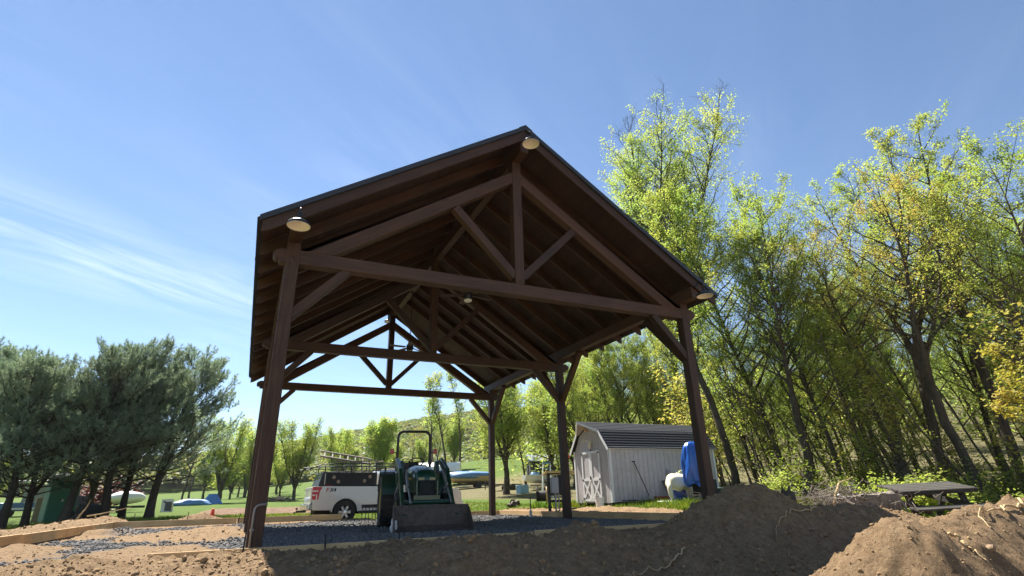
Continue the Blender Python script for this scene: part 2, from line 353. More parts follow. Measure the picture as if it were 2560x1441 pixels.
def H(x, y, detail=True):
    x = np.asarray(x, float); y = np.asarray(y, float)
    b = base_h(x, y); r, cov, who = ridge_h(x, y)
    pad = on_pad(x, y)
    h = b+np.maximum(r, 0)*(1-pad)
    if detail:
        near = sstep(16, 9, np.hypot(x-4, y-2)*.8)
        dirt = np.clip(sstep(14.5, 12.8, y)*sstep(-6, -4.8, x)*sstep(11.6, 10.2, x-.4*np.minimum(0, y)), 0, 1)
        rough = dirt*(1-.72*pad)
        h = h+rough*(.14*fbm(x*1.1, y*1.1, 4, 3)+.085*fbm(x*4.0, y*4.0, 5, 9, .6)+.06*np.maximum(0, fbm(x*7, y*7, 3, 17))*2+.034*fbm(x*12, y*12, 2, 19)+.016*np.abs(fbm(x*21, y*21, 2, 29))*2+.010*fbm(x*34, y*34, 2, 39))
        wx = x+.05*fbm(x*9, y*9, 3, 71); wy = y+.05*fbm(x*9+5, y*9, 3, 72); pt = sstep(-.12, .15, fbm(x*.8, y*.8, 3, 73))
        h = h+rough*(.11*clods(wx*2.6, wy*2.6, 80)*pt+.055*clods(wx*6.5, wy*6.5, 81)*(.4+.6*pt)+.03*clods(wx*14, wy*14, 82))
        h = h+pad*(.05*fbm(x*.9, y*.9, 4, 23)-.01)
        # soil thrown in along the left part of the pad
        h = h+pad*.13*sstep(.05, .35, fbm(x*.55+3, y*.55, 3, 31))*sstep(1.0, -1.0, x)
        # trench edge along the forms
        # tilled garden rows
        g = sstep(-4, -2.5, x-.05*y)*sstep(12, 10.5, x)*sstep(22.6, 23.4, y+.12*x)*sstep(35, 34, y+.12*x)
        h = h+g*(.06*np.sin((y+.12*x)*2*math.pi/.95)+.05*fbm(x*2.2, y*2.2, 3, 77))
        h = h+(1-dirt)*.035*fbm(x*1.3, y*1.3, 3, 91)*sstep(60, 20, y)
    return h
def zones(x, y):
    """weights of gravel, grass, tilled soil, forest litter"""
    pad = on_pad(x, y); n = fbm(x*.55, y*.55, 4, 55); n2 = fbm(x*2.1, y*2.1, 3, 61)
    gr = pad*sstep(-.12, .1, n+.22*n2+.75*sstep(-.8, .8, x)-.25+.25*sstep(9, 11, y)+.35*np.exp(-((x+2.7-.0*y)/.7)**2))
    dirt_edge = .5*n+.3*n2
    out_ = np.maximum.reduce([sstep(13.9, 14.5, y+dirt_edge), sstep(-5.3, -6.1, x+dirt_edge), sstep(10.6, 11.4, x+dirt_edge)*sstep(2.5, 4.5, y+dirt_edge), sstep(12.5, 14, x)*sstep(-4, -2.5, y)])
    u = x*.86+y*.25
    fl = sstep(19.2, 21.2, u+1.3*n)*sstep(60, 40, y)
    till = sstep(-4, -3.4, x-.05*y+n)*sstep(12, 11, x+n)*sstep(22.6, 23.2, y+.12*x+.6*n)*sstep(35, 34.4, y+.12*x+.6*n)
    grass = out_*(1-till)*(1-fl)
    # worn patches and fallen leaves near the shed
    grass = grass*(1-.75*sstep(.12, .3, n2)*np.exp(-((x-12)/3)**2-((y-5)/1.5)**2))
    return gr, grass, till*out_, fl*out_

def earth_mat():
    m, nt, n, l, b = new_mat('earth')
    tcn = n.new('ShaderNodeTexCoord'); P = tcn.outputs['Object']
    def noise(sc, det=6, ro=.62, dis=0):
        o = n.new('ShaderNodeTexNoise'); o.inputs['Scale'].default_value = sc; o.inputs['Detail'].default_value = det; o.inputs['Roughness'].default_value = ro; o.inputs['Distortion'].default_value = dis; l.new(P, o.inputs[0]); return o.outputs[0]
    def ramp(f, stops):
        c = n.new('ShaderNodeValToRGB'); e = c.color_ramp.elements
        e[0].position, e[0].color = stops[0][0], (*stops[0][1], 1); e[1].position, e[1].color = stops[-1][0], (*stops[-1][1], 1)
        for p, q in stops[1:-1]: e.new(p).color = (*q, 1)
        l.new(f, c.inputs[0]); return c.outputs[0]
    def mix(f, a, c):
        x = n.new('ShaderNodeMix'); x.data_type = 'RGBA'
        if isinstance(f, float): x.inputs[0].default_value = f
        else: l.new(f, x.inputs[0])
        l.new(a, x.inputs[6]); l.new(c, x.inputs[7]); return x.outputs[2]
    def attr(nm):
        a = n.new('ShaderNodeAttribute'); a.attribute_name = nm; return a.outputs['Fac']
    dirt = mix(noise(1.2, 4), ramp(noise(9, 8, .7), [(.3, (.115, .068, .034)), (.5, (.255, .165, .088)), (.72, (.41, .285, .165))]),
               ramp(noise(22, 8, .7), [(.3, (.145, .09, .047)), (.55, (.32, .215, .12)), (.75, (.46, .33, .20))]))
    vo = n.new('ShaderNodeTexVoronoi'); vo.inputs['Scale'].default_value = 26; l.new(P, vo.inputs[0])
    vc = n.new('ShaderNodeRGBToBW'); l.new(vo.outputs['Color'], vc.inputs[0])
    grav = ramp(vc.outputs[0], [(.1, (.06, .058, .056)), (.5, (.125, .121, .117)), (.9, (.25, .242, .23))])
    gras = mix(noise(.35, 4), ramp(noise(14, 8, .75), [(.3, (.028, .052, .007)), (.5, (.068, .115, .014)), (.72, (.13, .175, .03))]),
               ramp(noise(6, 8, .75), [(.3, (.045, .075, .01)), (.5, (.09, .135, .018)), (.75, (.17, .18, .05))]))
    till = ramp(noise(5, 8, .7), [(.3, (.12, .07, .042)), (.55, (.22, .145, .095)), (.75, (.30, .22, .155))])
    litt = mix(noise(.8, 4), ramp(noise(18, 8, .75), [(.3, (.08, .058, .035)), (.5, (.21, .155, .095)), (.75, (.38, .31, .21))]),
               ramp(noise(7, 8, .7), [(.3, (.03, .045, .01)), (.55, (.085, .105, .025)), (.8, (.20, .16, .07))]))
    c = mix(attr('gravel'), dirt, grav); c = mix(attr('grass'), c, gras); c = mix(attr('till'), c, till); c = mix(attr('litter'), c, litt)
    l.new(c, b.inputs['Base Color']); b.inputs['Roughness'].default_value = .95; b.inputs['Specular IOR Level'].default_value = .15
    bp = n.new('ShaderNodeBump'); bp.inputs['Strength'].default_value = .9; bp.inputs['Distance'].default_value = .06; l.new(noise(30, 10, .78), bp.inputs['Height']); l.new(bp.outputs[0], b.inputs['Normal'])
    return m
EARTH = earth_mat()
def axis(segs):
    a = [segs[0][0]]
    for s, e, d0, d1 in segs:
        x = s
        while x < e-1e-6:
            t = (x-s)/(e-s); x = min(e, x+d0+(d1-d0)*t); a.append(x)
    return np.array(a)
gx = axis([(-420, -40, 40, 4), (-40, -8, 3, .3), (-8, -2, .16, .06), (-2, 3.4, .042, .042), (3.4, 8.2, .03, .034), (8.2, 10.5, .045, .05), (10.5, 18, .06, .3), (18, 60, .35, 3), (60, 500, 4, 45)])
gy = axis([(-60, -10, 12, .5), (-10, -6.6, .3, .06), (-6.6, -4.9, .024, .028), (-4.9, .4, .036, .045), (.4, 13, .06, .10), (13, 19, .10, .25), (19, 36, .18, .2), (36, 80, .5, 3), (80, 640, 4, 40)])
GX, GY = np.meshgrid(gx, gy)
GZ = H(GX, GY)
# far hill: a long wooded ridge beyond the field
def hill_h(x, y):
    a = np.arctan2(x+.2, y+8.9); rad = np.hypot(x, y+8.9)
    crest = 20+33*sstep(-.15, .45, a)+10*sstep(.4, 1.0, a)-6*sstep(0, -.5, a)
    return crest*sstep(170, 420, rad)
GZ = GZ*(1-sstep(120, 260, np.hypot(GX, GY)))+sstep(120, 260, np.hypot(GX, GY))*3.0+hill_h(GX, GY)
zg, zs, zt, zl = zones(GX, GY)
far = sstep(150, 175, np.hypot(GX, GY)); zs = np.maximum(zs, far); zl = zl*(1-far)
nxg, nyg = len(gx), len(gy)
idx = (np.arange(nyg-1)[:, None]*nxg+np.arange(nxg-1)[None, :])
FC = np.stack([idx, idx+1, idx+nxg+1, idx+nxg], -1).reshape(-1, 4)
def cellavg(a): return ((a[:-1, :-1]+a[1:, :-1]+a[:-1, 1:]+a[1:, 1:])/4).ravel()
cx_, cy_ = cellavg(GX), cellavg(GY)
_, _, who = ridge_h(cx_, cy_)
padc = on_pad(cx_, cy_) > .5
cls = np.full(len(FC), 0)                 # 0 dirt yard
cls[cellavg(zs) > .5] = 2; cls[cellavg(zt) > .5] = 3; cls[cellavg(zl) > .5] = 4; cls[cellavg(far) > .5] = 5
cls[(who >= 0) & (cls == 0) & ~padc] = 6
cls[padc] = 1
VV = np.stack([GX, GY, GZ], -1).reshape(-1, 3)
for k, nm in enumerate(['dirt_ground', 'gravel_pad', 'lawn', 'garden_plot', 'forest_floor', 'far_hill', 'dirt_mounds']):
    f = FC[cls == k]
    if not len(f): continue
    u_, inv = np.unique(f, return_inverse=True)
    me = mesh_np(nm, VV[u_], inv.reshape(f.shape), EARTH, smooth=True)
    for an, src in (('gravel', zg), ('grass', zs), ('till', zt), ('litter', zl)):
        a = me.attributes.new(an, 'FLOAT', 'POINT'); a.data.foreach_set('value', src.ravel()[u_].astype(np.float32))
    tag(link(me, nm, None), kind='structure')
def hz(x, y): return float(H(np.array([x]), np.array([y]))[0])
def hzb(x, y): return float(H(np.array([x]), np.array([y]), False)[0])

# scattered pieces: one joined mesh from a small template at many places
def scatter(name, tv, tf, P, S, mat, kind='stuff', flat=(1, 1, 1), parent=None, jit=.25, smooth=False):
    k = len(P); nv = len(tv); V = np.zeros((k, nv, 3)); A = rng.uniform(0, 2*math.pi, (k, 3))
    T = np.asarray(tv)[None]*(1+rng.uniform(-jit, jit, (k, nv, 1)))
    c, s_ = np.cos(A), np.sin(A)
    x, y, z = T[..., 0], T[..., 1], T[..., 2]
    y, z = y*c[:, :1]-z*s_[:, :1], y*s_[:, :1]+z*c[:, :1]
    x, y = x*c[:, 2:]-y*s_[:, 2:], x*s_[:, 2:]+y*c[:, 2:]
    V = np.stack([x*flat[0], y*flat[1], z*flat[2]], -1)*S[:, None, None]+P[:, None, :]
    F = (np.asarray(tf)[None]+(np.arange(k)*nv)[:, None, None]).reshape(-1, len(tf[0]))
    o = link(mesh_np(name, V.reshape(-1, 3), F, mat, smooth), name, None, parent)
    if kind: o['kind'] = kind
    return o
g_ = (1+5**.5)/2
ICO_V = np.array([(-1, g_, 0), (1, g_, 0), (-1, -g_, 0), (1, -g_, 0), (0, -1, g_), (0, 1, g_), (0, -1, -g_), (0, 1, -g_), (g_, 0, -1), (g_, 0, 1), (-g_, 0, -1), (-g_, 0, 1)])/1.9
ICO_F = [(0, 11, 5), (0, 5, 1), (0, 1, 7), (0, 7, 10), (0, 10, 11), (1, 5, 9), (5, 11, 4), (11, 10, 2), (10, 7, 6), (7, 1, 8), (3, 9, 4), (3, 4, 2), (3, 2, 6), (3, 6, 8), (3, 8, 9), (4, 9, 5), (2, 4, 11), (6, 2, 10), (8, 6, 7), (9, 8, 1)]
DIRTC = mat_basic('dry_clods', (.25, .165, .09), .97, var=.35, scale=9, bump=.6, bscale=60, spec=.1)
GRAVM = mat_basic('crushed_stone', (.14, .134, .127), .9, var=.55, scale=17, spec=.2)
def dirtpts(n, x0, x1, y0, y1, zone=None, thr=.5):
    x = rng.uniform(x0, x1, n); y = rng.uniform(y0, y1, n)
    g, s_, t, l_ = zones(x, y); pad = on_pad(x, y)
    ok = {'dirt': (s_ < .3) & (g < .4), 'gravel': g > .45, 'grass': s_ > .5, None: s_ > -1}[zone]
    x, y = x[ok], y[ok]; return np.stack([x, y, H(x, y)], -1)
P = np.concatenate([dirtpts(30000, -3, 12, -6.8, -.4, 'dirt'), dirtpts(2600, -3.6, 3, -.2, 12, 'dirt'), dirtpts(2500, -6, 10, 12.5, 14.2, 'dirt'), dirtpts(1500, -5.6, -3.8, 0, 13, 'dirt')])
S_ = .004+.010*rng.uniform(0, 1, len(P))**2+.030*rng.uniform(0, 1, len(P))**14
S_ *= np.where(P[:, 1] < -4.7, .55, 1); P[:, 2] += S_*.1
scatter('dirt_clods', ICO_V, ICO_F, P, S_, DIRTC, jit=.5)
P = np.concatenate([dirtpts(16000, -3.6, 9.2, -.2, 5, 'gravel'), dirtpts(9000, -3.6, 9.2, 5, 12.3, 'gravel')])
scatter('gravel_stones', ICO_V, ICO_F, P+[0, 0, .006], rng.uniform(.010, .030, len(P)), GRAVM, jit=.35)
# grass blades
def blades(name, P, hmin, hmax, mat, wd=.012, n=5):
    k = len(P); V = []; 
    P = np.repeat(P, n, 0)+np.c_[rng.normal(0, .05, (k*n, 2)), np.zeros(k*n)]; k = len(P)
    h = rng.uniform(hmin, hmax, k); a = rng.uniform(0, 6.28, k); le = rng.normal(0, .35, (k, 2))
    w_ = np.stack([np.cos(a), np.sin(a), 0*a], -1)*(wd*(.6+h/hmax))[:, None]
    tip = P+np.stack([le[:, 0]*h, le[:, 1]*h, h], -1)
    V = np.stack([P-w_, P+w_, tip], 1).reshape(-1, 3); F = np.arange(len(V)).reshape(-1, 3)
    o = link(mesh_np(name, V, F, mat), name, None); o['kind'] = 'stuff'; return o
GRASSL = mat_leaf('grass_blade', (.08, .14, .018), (.14, .22, .028), (.24, .27, .06), trans=.4, tint=(1.2, 1.1, .6))
P = np.concatenate([dirtpts(9000, 10, 18, 2.5, 12, 'grass'), dirtpts(9000, -14, 12, 13.4, 24, 'grass'), dirtpts(3000, -12, -5, 2, 16, 'grass')])
blades('grass', P, .03, .11, GRASSL)
P = dirtpts(700, 10.6, 17, 3.5, 7.3, 'grass'); blades('tall_grass', P, .08, .19, GRASSL, .014, 6)
P = dirtpts(260, 9.5, 11.2, 9, 13, 'grass'); blades('weeds', P, .15, .35, GRASSL, .03, 8)
# ------------------------------------------------------------------ timber pavilion
Wd, L1, L2, PS = 8.4, 5.711, 5.55, .203
YB = [0, L1, L1+L2]; RZ = 8.03; SL = .667; XM = Wd/2
pav = thing('timber_pavilion', 'large open timber frame pavilion with dark stained posts and gable roof over a green tractor', 'pavilion')
def T(name, p0, p1, w_, h_, parent=pav, upv=(0, 0, 1), bev=.008, mat=None):
    m = MB(); m.beam(p0, p1, w_, h_, upv); return m.build(name, mat or W_DARK, parent, bevel=bev, seg=1)
for y in YB:
    for x in (0, Wd):
        T('post', (x, y, -.15), (x, y, 4.70), PS, PS, upv=(0, 1, 0))
    T('tie_beam', (PS/2-.002, y, 4.446), (Wd-PS/2+.002, y, 4.446), PS-.006, .242)
    for s in (-1, 1):   # moulded tail of the tie outside the post
        xo = 0 if s < 0 else Wd
        poly = [(0, -.121), (.10, -.121), (.11, -.06), (.16, -.07), (.2, -.03), (.205, .03), (.17, .085), (.12, .1), (.11, .121), (0, .121)]
        m = MB(); m.prism(poly, lambda a, b: (xo+s*(.1015+a), y-.09, 4.446+b), lambda a, b: (xo+s*(.1015+a), y+.09, 4.446+b)); m.build('tie_tail', W_DARK, pav)
        e0 = np.array((XM+s*(XM-.1), y, 4.567-.12+.02)); 
        # top chord: from tie at the post to the king post, top edge on the line z=7.16
        zt_in = 7.16; zt_out = 7.16-SL*(XM-.2)
        th = .28
        a = [(0, 0)]
        m = MB(); xi, xo2 = .1, XM-.1015; xf = (zt_in-th-4.567)/SL+.1
        poly = [(xi, zt_in), (xo2, zt_in-SL*(xo2-xi)), (xo2, 4.567), (xf, 4.567), (xi, zt_in-th)]
        m.prism(poly, lambda p, q: (XM+s*p, y-.095, q), lambda p, q: (XM+s*p, y+.095, q)); m.g = [(math.hypot(v[0], v[2]), v[1], v[2]*.83-(abs(v[0]-XM))*-.55) for v in m.v]
        m.build('top_chord', W_DARK, pav, bevel=.006, seg=1)
        m = MB(); m.beam((XM+s*.08, y, 4.73), (XM+s*1.36, y, 6.03), .16, .165, (0, 1, 0)); m.build('strut', W_DARK, pav, bevel=.006, seg=1)
        m = MB(); m.beam((xo-s*.06, y, 3.42), (xo-s*.90, y, 4.34), .15, .16, (0, 1, 0)); m.build('knee_brace', W_DARK, pav, bevel=.006, seg=1)
    T('king_post', (XM, y, 4.568), (XM, y, 7.42), PS, PS, upv=(0, 1, 0))
YF, YR = -.56, L1+L2+.56
for x in (0, Wd):
    T('wall_plate', (x, YF+.05, 4.83), (x, YR-.05, 4.83), PS+.002, .255)
    for i, y in enumerate(YB):
        for s in (-1, 1):
            if (i == 0 and s < 0) or (i == 2 and s > 0): continue
            m = MB(); m.beam((x, y+s*.06, 3.38), (x, y+s*1.27, 4.68), .15, .16, (1, 0, 0)); m.build('side_brace', W_DARK, pav, bevel=.006, seg=1)
T('ridge_beam', (XM, YF+.05, 7.55), (XM, YR-.05, 7.55), .18, .27)
# rafters with plumb cut tails
EV = 4.72
def roof_z(dx): return RZ-SL*dx
def rafter(y, s, wd=.06, dep=.232, top=.07, name='rafter', inner=.09, e=EV):
    m = MB(); poly = [(inner, roof_z(inner)-top), (e, roof_z(e)-top), (e, roof_z(e)-top-dep*.86), (e-.10, roof_z(e-.10)-top-dep), (inner, roof_z(inner)-top-dep)]
    m.prism(poly, lambda p, q: (XM+s*p, y-wd/2, q), lambda p, q: (XM+s*p, y+wd/2, q)); m.g = [(math.hypot(v[0]-XM, v[2]-RZ), v[1]+y, v[2]+.667*abs(v[0]-XM)) for v in m.v]
    return m.build(name, W_DARK, pav, bevel=.004, seg=1)
RY = [YF+.09+.8767*k for k in range(1, 13)]
for s in (-1, 1):
    for y in RY: rafter(y, s)
    for y in (YF+.03, YR-.03): rafter(y, s, .06, .25, .07, 'barge_board', inner=.002)
    # decking boards (run along the building) and shingles
    nb = 20
    for k in range(nb):
        a, b = .02+k*(EV-.02)/nb, .02+(k+1)*(EV-.02)/nb-.006
        m = MB(); poly = [(a, roof_z(a)-.069), (b, roof_z(b)-.069), (b, roof_z(b)-.047), (a, roof_z(a)-.047)]
        m.prism(poly, lambda p, q: (XM+s*p, YF+.0, q), lambda p, q: (XM+s*p, YR, q)); m.g = [(v[1], v[0]*3, v[2]) for v in m.v]
        m.build('deck_board', W_DECK, pav)
    nc = 34
    m = MB()
    for k in range(nc):      # shingle courses, each lapping the one below
        a, b = k*(EV+.05)/nc, (k+1)*(EV+.05)/nc+.03
        poly = [(a, roof_z(a)-.046+.006), (b, roof_z(b)-.046+.014), (b, roof_z(b)-.046+.024), (a, roof_z(a)-.046+.012)]
        m.prism(poly, lambda p, q: (XM+s*p, YF-.035, q), lambda p, q: (XM+s*p, YR+.035, q))
    o = m.build('shingle_courses', ROOF, pav); o['kind'] = 'stuff'
    m = MB()                  # cut tabs along the eave
    y = YF
    while y < YR:
        l_ = random.uniform(.14, .3); j = random.uniform(0, .03)
        e0, e1 = EV-.02, EV+.055+j
        poly = [(e0, roof_z(e0)-.03), (e1, roof_z(e1)-.035), (e1, roof_z(e1)-.022), (e0, roof_z(e0)-.018)]
        m.prism(poly, lambda p, q: (XM+s*p, y, q), lambda p, q: (XM+s*p, min(YR, y+l_-.015), q)); y += l_
    o = m.build('eave_tabs', ROOF, pav); o['kind'] = 'stuff'
    for y0, y1 in ((YF-.045, YF-.002), (YR+.002, YR+.045)):
        m = MB(); poly = [(.0, roof_z(0)-.10), (EV+.05, roof_z(EV+.05)-.10), (EV+.05, roof_z(EV+.05)+.005), (.0, roof_z(0)+.005)]
        m.prism(poly, lambda p, q: (XM+s*p, y0, q), lambda p, q: (XM+s*p, y1, q)); m.build('drip_edge', DRIP, pav)
m = MB(); m.prism([(-.16, RZ-.11), (0, RZ-.004), (.16, RZ-.11), (.16, RZ-.085), (0, RZ+.022), (-.16, RZ-.085)], lambda p, q: (XM+p, YF-.05, q), lambda p, q: (XM+p, YR+.05, q)); m.build('ridge_cap', ROOF, pav)
# pegs on the front truss joints
m = MB()
for x, z in ((XM-.03, 4.62), (XM+.04, 4.62), (XM-.05, 4.98), (XM+.05, 6.95), (XM-.05, 6.95), (.0, 4.44), (.03, 4.40), (Wd, 4.44), (5.48, 5.98), (2.92, 5.98)):
    m.lathe([(.016, -.012), (.016, 0)], 8, Matrix.Translation((x, -.1015 if 0.1 < x < 8.3 and z < 7 else -.1015, z)) @ Matrix.Rotation(R(90), 4, 'X'), cap=True)
o = m.build('pegs', W_DKGREY, pav); o['kind'] = 'stuff'

# ---- gooseneck barn lamps under the barge boards
def barn_lamp(x, y, z, label, flip=1):
    t = thing('barn_lamp', label, 'lamp', (x, y, z), group='gooseneck lamps under the gable ends')
    prof = [(.028, .16), (.032, .09), (.06, .075), (.12, .05), (.17, .012), (.178, -.02), (.178, -.035)]
    m = MB(); m.lathe(prof, 28); m.build('lamp_shade', BLACK, t, smooth=True)
    m = MB(); m.lathe([(r_-.004, z_-.004) for r_, z_ in prof], 28); m.build('shade_lining', WHITE, t, smooth=True)
    m = MB(); m.ball((0, 0, .01), .03, 12, 8); m.build('bulb', WHITE, t, smooth=True)
    g = flip
    pts = [(0, 0, .15), (0, 0, .24), (0, g*.02, .29), (0, g*.07, .325), (0, g*.13, .31), (0, g*.17, .28)]
    m = MB(); m.tube(pts, .012, 8); m.build('gooseneck_arm', BLACK, t, smooth=True)
    m = MB(); m.lathe([(.045, 0), (.045, .015), (.02, .025)], 14, Matrix.Translation((0, g*.185, .275)) @ Matrix.Rotation(R(90*g), 4, 'X'), cap=True); m.build('wall_mount', BLACK, t)
    return t
barn_lamp(.0, -.80, 4.70, 'black gooseneck lamp with pale underside hanging at the left eave corner of the pavilion')
barn_lamp(4.2, -.80, 7.47, 'gooseneck lamp with pale underside hanging from the front peak of the pavilion gable')
barn_lamp(8.37, -.80, 4.67, 'black gooseneck lamp at the right eave corner of the pavilion in front of trees')
barn_lamp(4.22, 12.06, 7.47, 'small far lamp hanging at the rear peak of the pavilion against sky', -1)

# ---- ceiling fans
def fan(y, zmot, rot, label):
    t = thing('ceiling_fan', label, 'ceiling fan', (XM, y, zmot), rot, 'ceiling fans under the pavilion ridge')
    m = MB(); m.tube([(0, 0, .1), (0, 0, 7.41-zmot)], .013, 8); m.build('down_rod', BLACK, t)
    m = MB(); m.lathe([(.065, 7.41-zmot-.0), (.06, 7.41-zmot-.05), (.02, 7.41-zmot-.075)], 14, cap=True); m.build('canopy_cap', BLACK, t, smooth=True)
    m = MB(); m.lathe([(.02, .13), (.07, .12), (.11, .08), (.115, -.02), (.10, -.09), (.095, -.12)], 22, cap=True); m.build('motor', BLACK, t, smooth=True)
    m = MB(); m.lathe([(.094, -.121), (.10, -.14), (.085, -.165), (.0, -.17)], 22); m.build('light_globe', WHITE, t, smooth=True)
    for k in range(5):
        q = Matrix.Rotation(k*2*math.pi/5, 4, 'Z')
        m = MB(); m.prism([(.16, -.055), (.62, -.075), (.68, -.055), (.69, .05), (.65, .07), (.16, .055)], lambda a, b: q @ Vector((a, b, .0+b*.2)), lambda a, b: q @ Vector((a, b, .008+b*.2)))
        m.build('fan_blade', W_GREY if False else W_DARK, t)
        m = MB(); m.prism([(.08, -.02), (.2, -.03), (.2, .03), (.08, .02)], lambda a, b: q @ Vector((a, b, .012)), lambda a, b: q @ Vector((a, b, .02))); m.build('blade_bracket', BLACK, t)
    return t
fan(2.84, 5.36, R(12), 'near ceiling fan with a white light globe below the front tie beam')
fan(8.35, 5.42, R(40), 'far ceiling fan on a long rod seen against the sky in the rear truss')

# ---- conduit on the front left post
t = thing('conduit_pipe', 'grey conduit bent like a cane against the front left post', 'pipe', (-.055, -.135, 0))
m = MB(); m.tube([(0, 0, -.1), (0, 0, .52), (.006, 0, .57), (.03, 0, .605), (.07, 0, .62), (.16, .012, .625)], .016, 10); m.build('tube', COPPER, t, smooth=True)
m = MB(); m.box((0, .02, .3), (.05, .012, .03)); m.build('strap', STEEL, t)

# ---- form boards and stakes
def board(p0, p1, label, h=.184, z0=-.02, z1=None):
    c = (np.array(p0)+np.array(p1))/2; d = np.array(p1)-np.array(p0); L = np.linalg.norm(d)
    z1 = z0 if z1 is None else z1
    m = MB(); m.beam((-L/2, 0, z0-(z0+z1)/2), (L/2, 0, z1-(z0+z1)/2), .038, h)
    o = m.build('form_board', W_FORM, None, bevel=.003, seg=1); o.location = (c[0], c[1], (z0+z1)/2+h/2); o.rotation_euler = (0, 0, math.atan2(d[1], d[0]))
    return tag(o, label, 'form board', 'lumber form boards round the slab')
board((-3.68, 4.2), (-3.68, 12.30), 'long form board running from the left frame edge to the far left corner', z0=.05)
board((-3.68, -.6), (-3.68, 4.18), 'nearest left form board, cut by the left frame edge', z0=.06)
board((-3.70, 12.34), (-.3, 12.34), 'rear form board left of the front left post, starting at the corner', z0=.05)
board((-.27, 12.34), (3.05, 12.34), 'rear form board ending in front of the white pickup wheel', z0=.05)
board((5.5, 12.34), (9.15, 12.34), 'rear form board between the tractor bucket and the rear right post')
board((9.17, 12.36), (9.17, 9.6), 'short right form board beside the rear right post')
board((9.17, 9.57), (9.17, 6.6), 'right form board behind the electric box on posts')
board((9.17, 6.57), (9.17, .3), 'shaded right form board running toward the dirt mound', z0=.0)
board((-1.2, -.26), (1.5, -.26), 'thin sunlit front form board at the foot of the front left post', h=.14, z0=-.055)
board((1.52, -.26), (4.2, -.26), 'shaded front form board vanishing under the dirt', h=.14, z0=-.05)
board((4.23, -.26), (7.2, -.26), 'front form board stub showing between dirt heaps', h=.14, z0=-.03)
def stake(x, y, h=.3, lab='', lean=.05):
    m = MB(); m.tube([(0, 0, -.2), (lean*h*.6, 0, h*.6), (lean*h, .01, h)], [.011, .011, .009], 6); m.tube([(lean*h-.001, .01, h-.012), (lean*h, .01, h+.004)], .017, 8)
    o = m.build('form_stake', BLACKM, None); o.location = (x, y, hzb(x, y)); tag(o, lab, 'stake', 'steel stakes holding the form boards')
stake(-.13, -.30, .27, 'rusty steel stake at the base of the front left post')
stake(.92, -.30, .2, 'steel stake on the shaded front board nearest the front left post', -.1)
stake(1.95, -.30, .22, 'steel stake on the front board left of the tractor bucket')
stake(-3.2, 12.42, .4, 'steel stake at the far left corner of the forms')
stake(-1.75, 12.42, .42, 'steel stake behind the rear board by the dirt heap')
stake(-.28, 12.30, .36, 'bent steel stake at the joint of the two rear boards', .2)
# ------------------------------------------------------------------ trees
class TG:
    def __init__(s, seed): s.r = np.random.default_rng(seed); s.V = []; s.F = []; s.G = []; s.n = 0; s.lp = []; s.ld = []
    def path(s, p, d, L, n, wob, trop):
        p = np.array(p, float); d = np.array(d, float); d /= np.linalg.norm(d); P = [p.copy()]; D = [d.copy()]
        for i in range(n):
            d = d+s.r.normal(0, wob, 3); d[2] += trop; d /= np.linalg.norm(d)
            p = p+d*L/n; P.append(p.copy()); D.append(d.copy())
        return np.array(P), np.array(D)
    def skin(s, P, r0, r1, n, flare=0):
        k = len(P); D = np.gradient(P, axis=0); D /= np.linalg.norm(D, axis=1)[:, None]+1e-9
        a = np.array((0, 0, 1.)) if abs(D[0][2]) < .9 else np.array((1., 0, 0))
        t = np.linspace(0, 1, k); rr = r0+(r1-r0)*t**.8
        if flare: rr = rr*(1+flare*np.exp(-t*L_(P)/.35))
        S = np.cross(D, a); S /= np.linalg.norm(S, axis=1)[:, None]+1e-9; U = np.cross(S, D)
        th = np.arange(n)*2*np.pi/n
        jit = 1+s.r.normal(0, .05 if n > 5 else 0, (k, n))
        V = P[:, None]+(S[:, None]*np.cos(th)[None, :, None]+U[:, None]*np.sin(th)[None, :, None])*(rr[:, None]*jit)[..., None]
        i = np.arange(k-1)[:, None]*n; j = np.arange(n)[None]; j2 = (j+1) % n
        F = np.stack([i+j, i+j2, i+n+j2, i+n+j], -1).reshape(-1, 4)+s.n
        s.V.append(V.reshape(-1, 3)); s.F.append(F); s.n += k*n
        cum = np.concatenate([[0], np.cumsum(np.linalg.norm(np.diff(P, axis=0), axis=1))])
        g = np.stack([np.repeat(cum, n), np.tile(np.cos(th)*r0*3, k), np.tile(np.sin(th)*r0*3, k)], -1); s.G.append(g+s.r.uniform(0, 9))
        return rr
    def wood(s, name, mat):
        me = mesh_np(name, np.concatenate(s.V), np.concatenate(s.F), mat, smooth=True)
        a = me.attributes.new('gc', 'FLOAT_VECTOR', 'POINT'); a.data.foreach_set('vector', np.concatenate(s.G).astype(np.float32).ravel()); return me
    def leaves(s, name, mat, k, sig, size, flat=.5, aspect=.62):
        C = np.concatenate(s.lp); C = np.repeat(C, k, 0); n = len(C); C = C+s.r.normal(0, sig, (n, 3))
        return leafmesh(name, C, s.r, size, mat, flat, aspect)
def L_(P): return np.linalg.norm(np.diff(P, axis=0), axis=1).sum()
def leafmesh(name, C, r, size, mat, flat=.5, aspect=.62):
    n = len(C); nrm = r.normal(0, 1, (n, 3)); nrm[:, 2] += flat*2*np.sign(nrm[:, 2]+1e-6); nrm /= np.linalg.norm(nrm, axis=1)[:, None]
    a = r.normal(0, 1, (n, 3)); u = np.cross(nrm, a); u /= np.linalg.norm(u, axis=1)[:, None]; v = np.cross(nrm, u)
    sz = size*r.uniform(.55, 1.25, n)[:, None]
    fold = nrm*sz*.16
    V = np.stack([C-u*sz*.5, C+v*sz*aspect*.5+fold+u*sz*.05, C+u*sz*.55, C-v*sz*aspect*.5+fold+u*sz*.05], 1).reshape(-1, 3)
    return mesh_np(name, V, np.arange(n*4).reshape(-1, 4), mat)

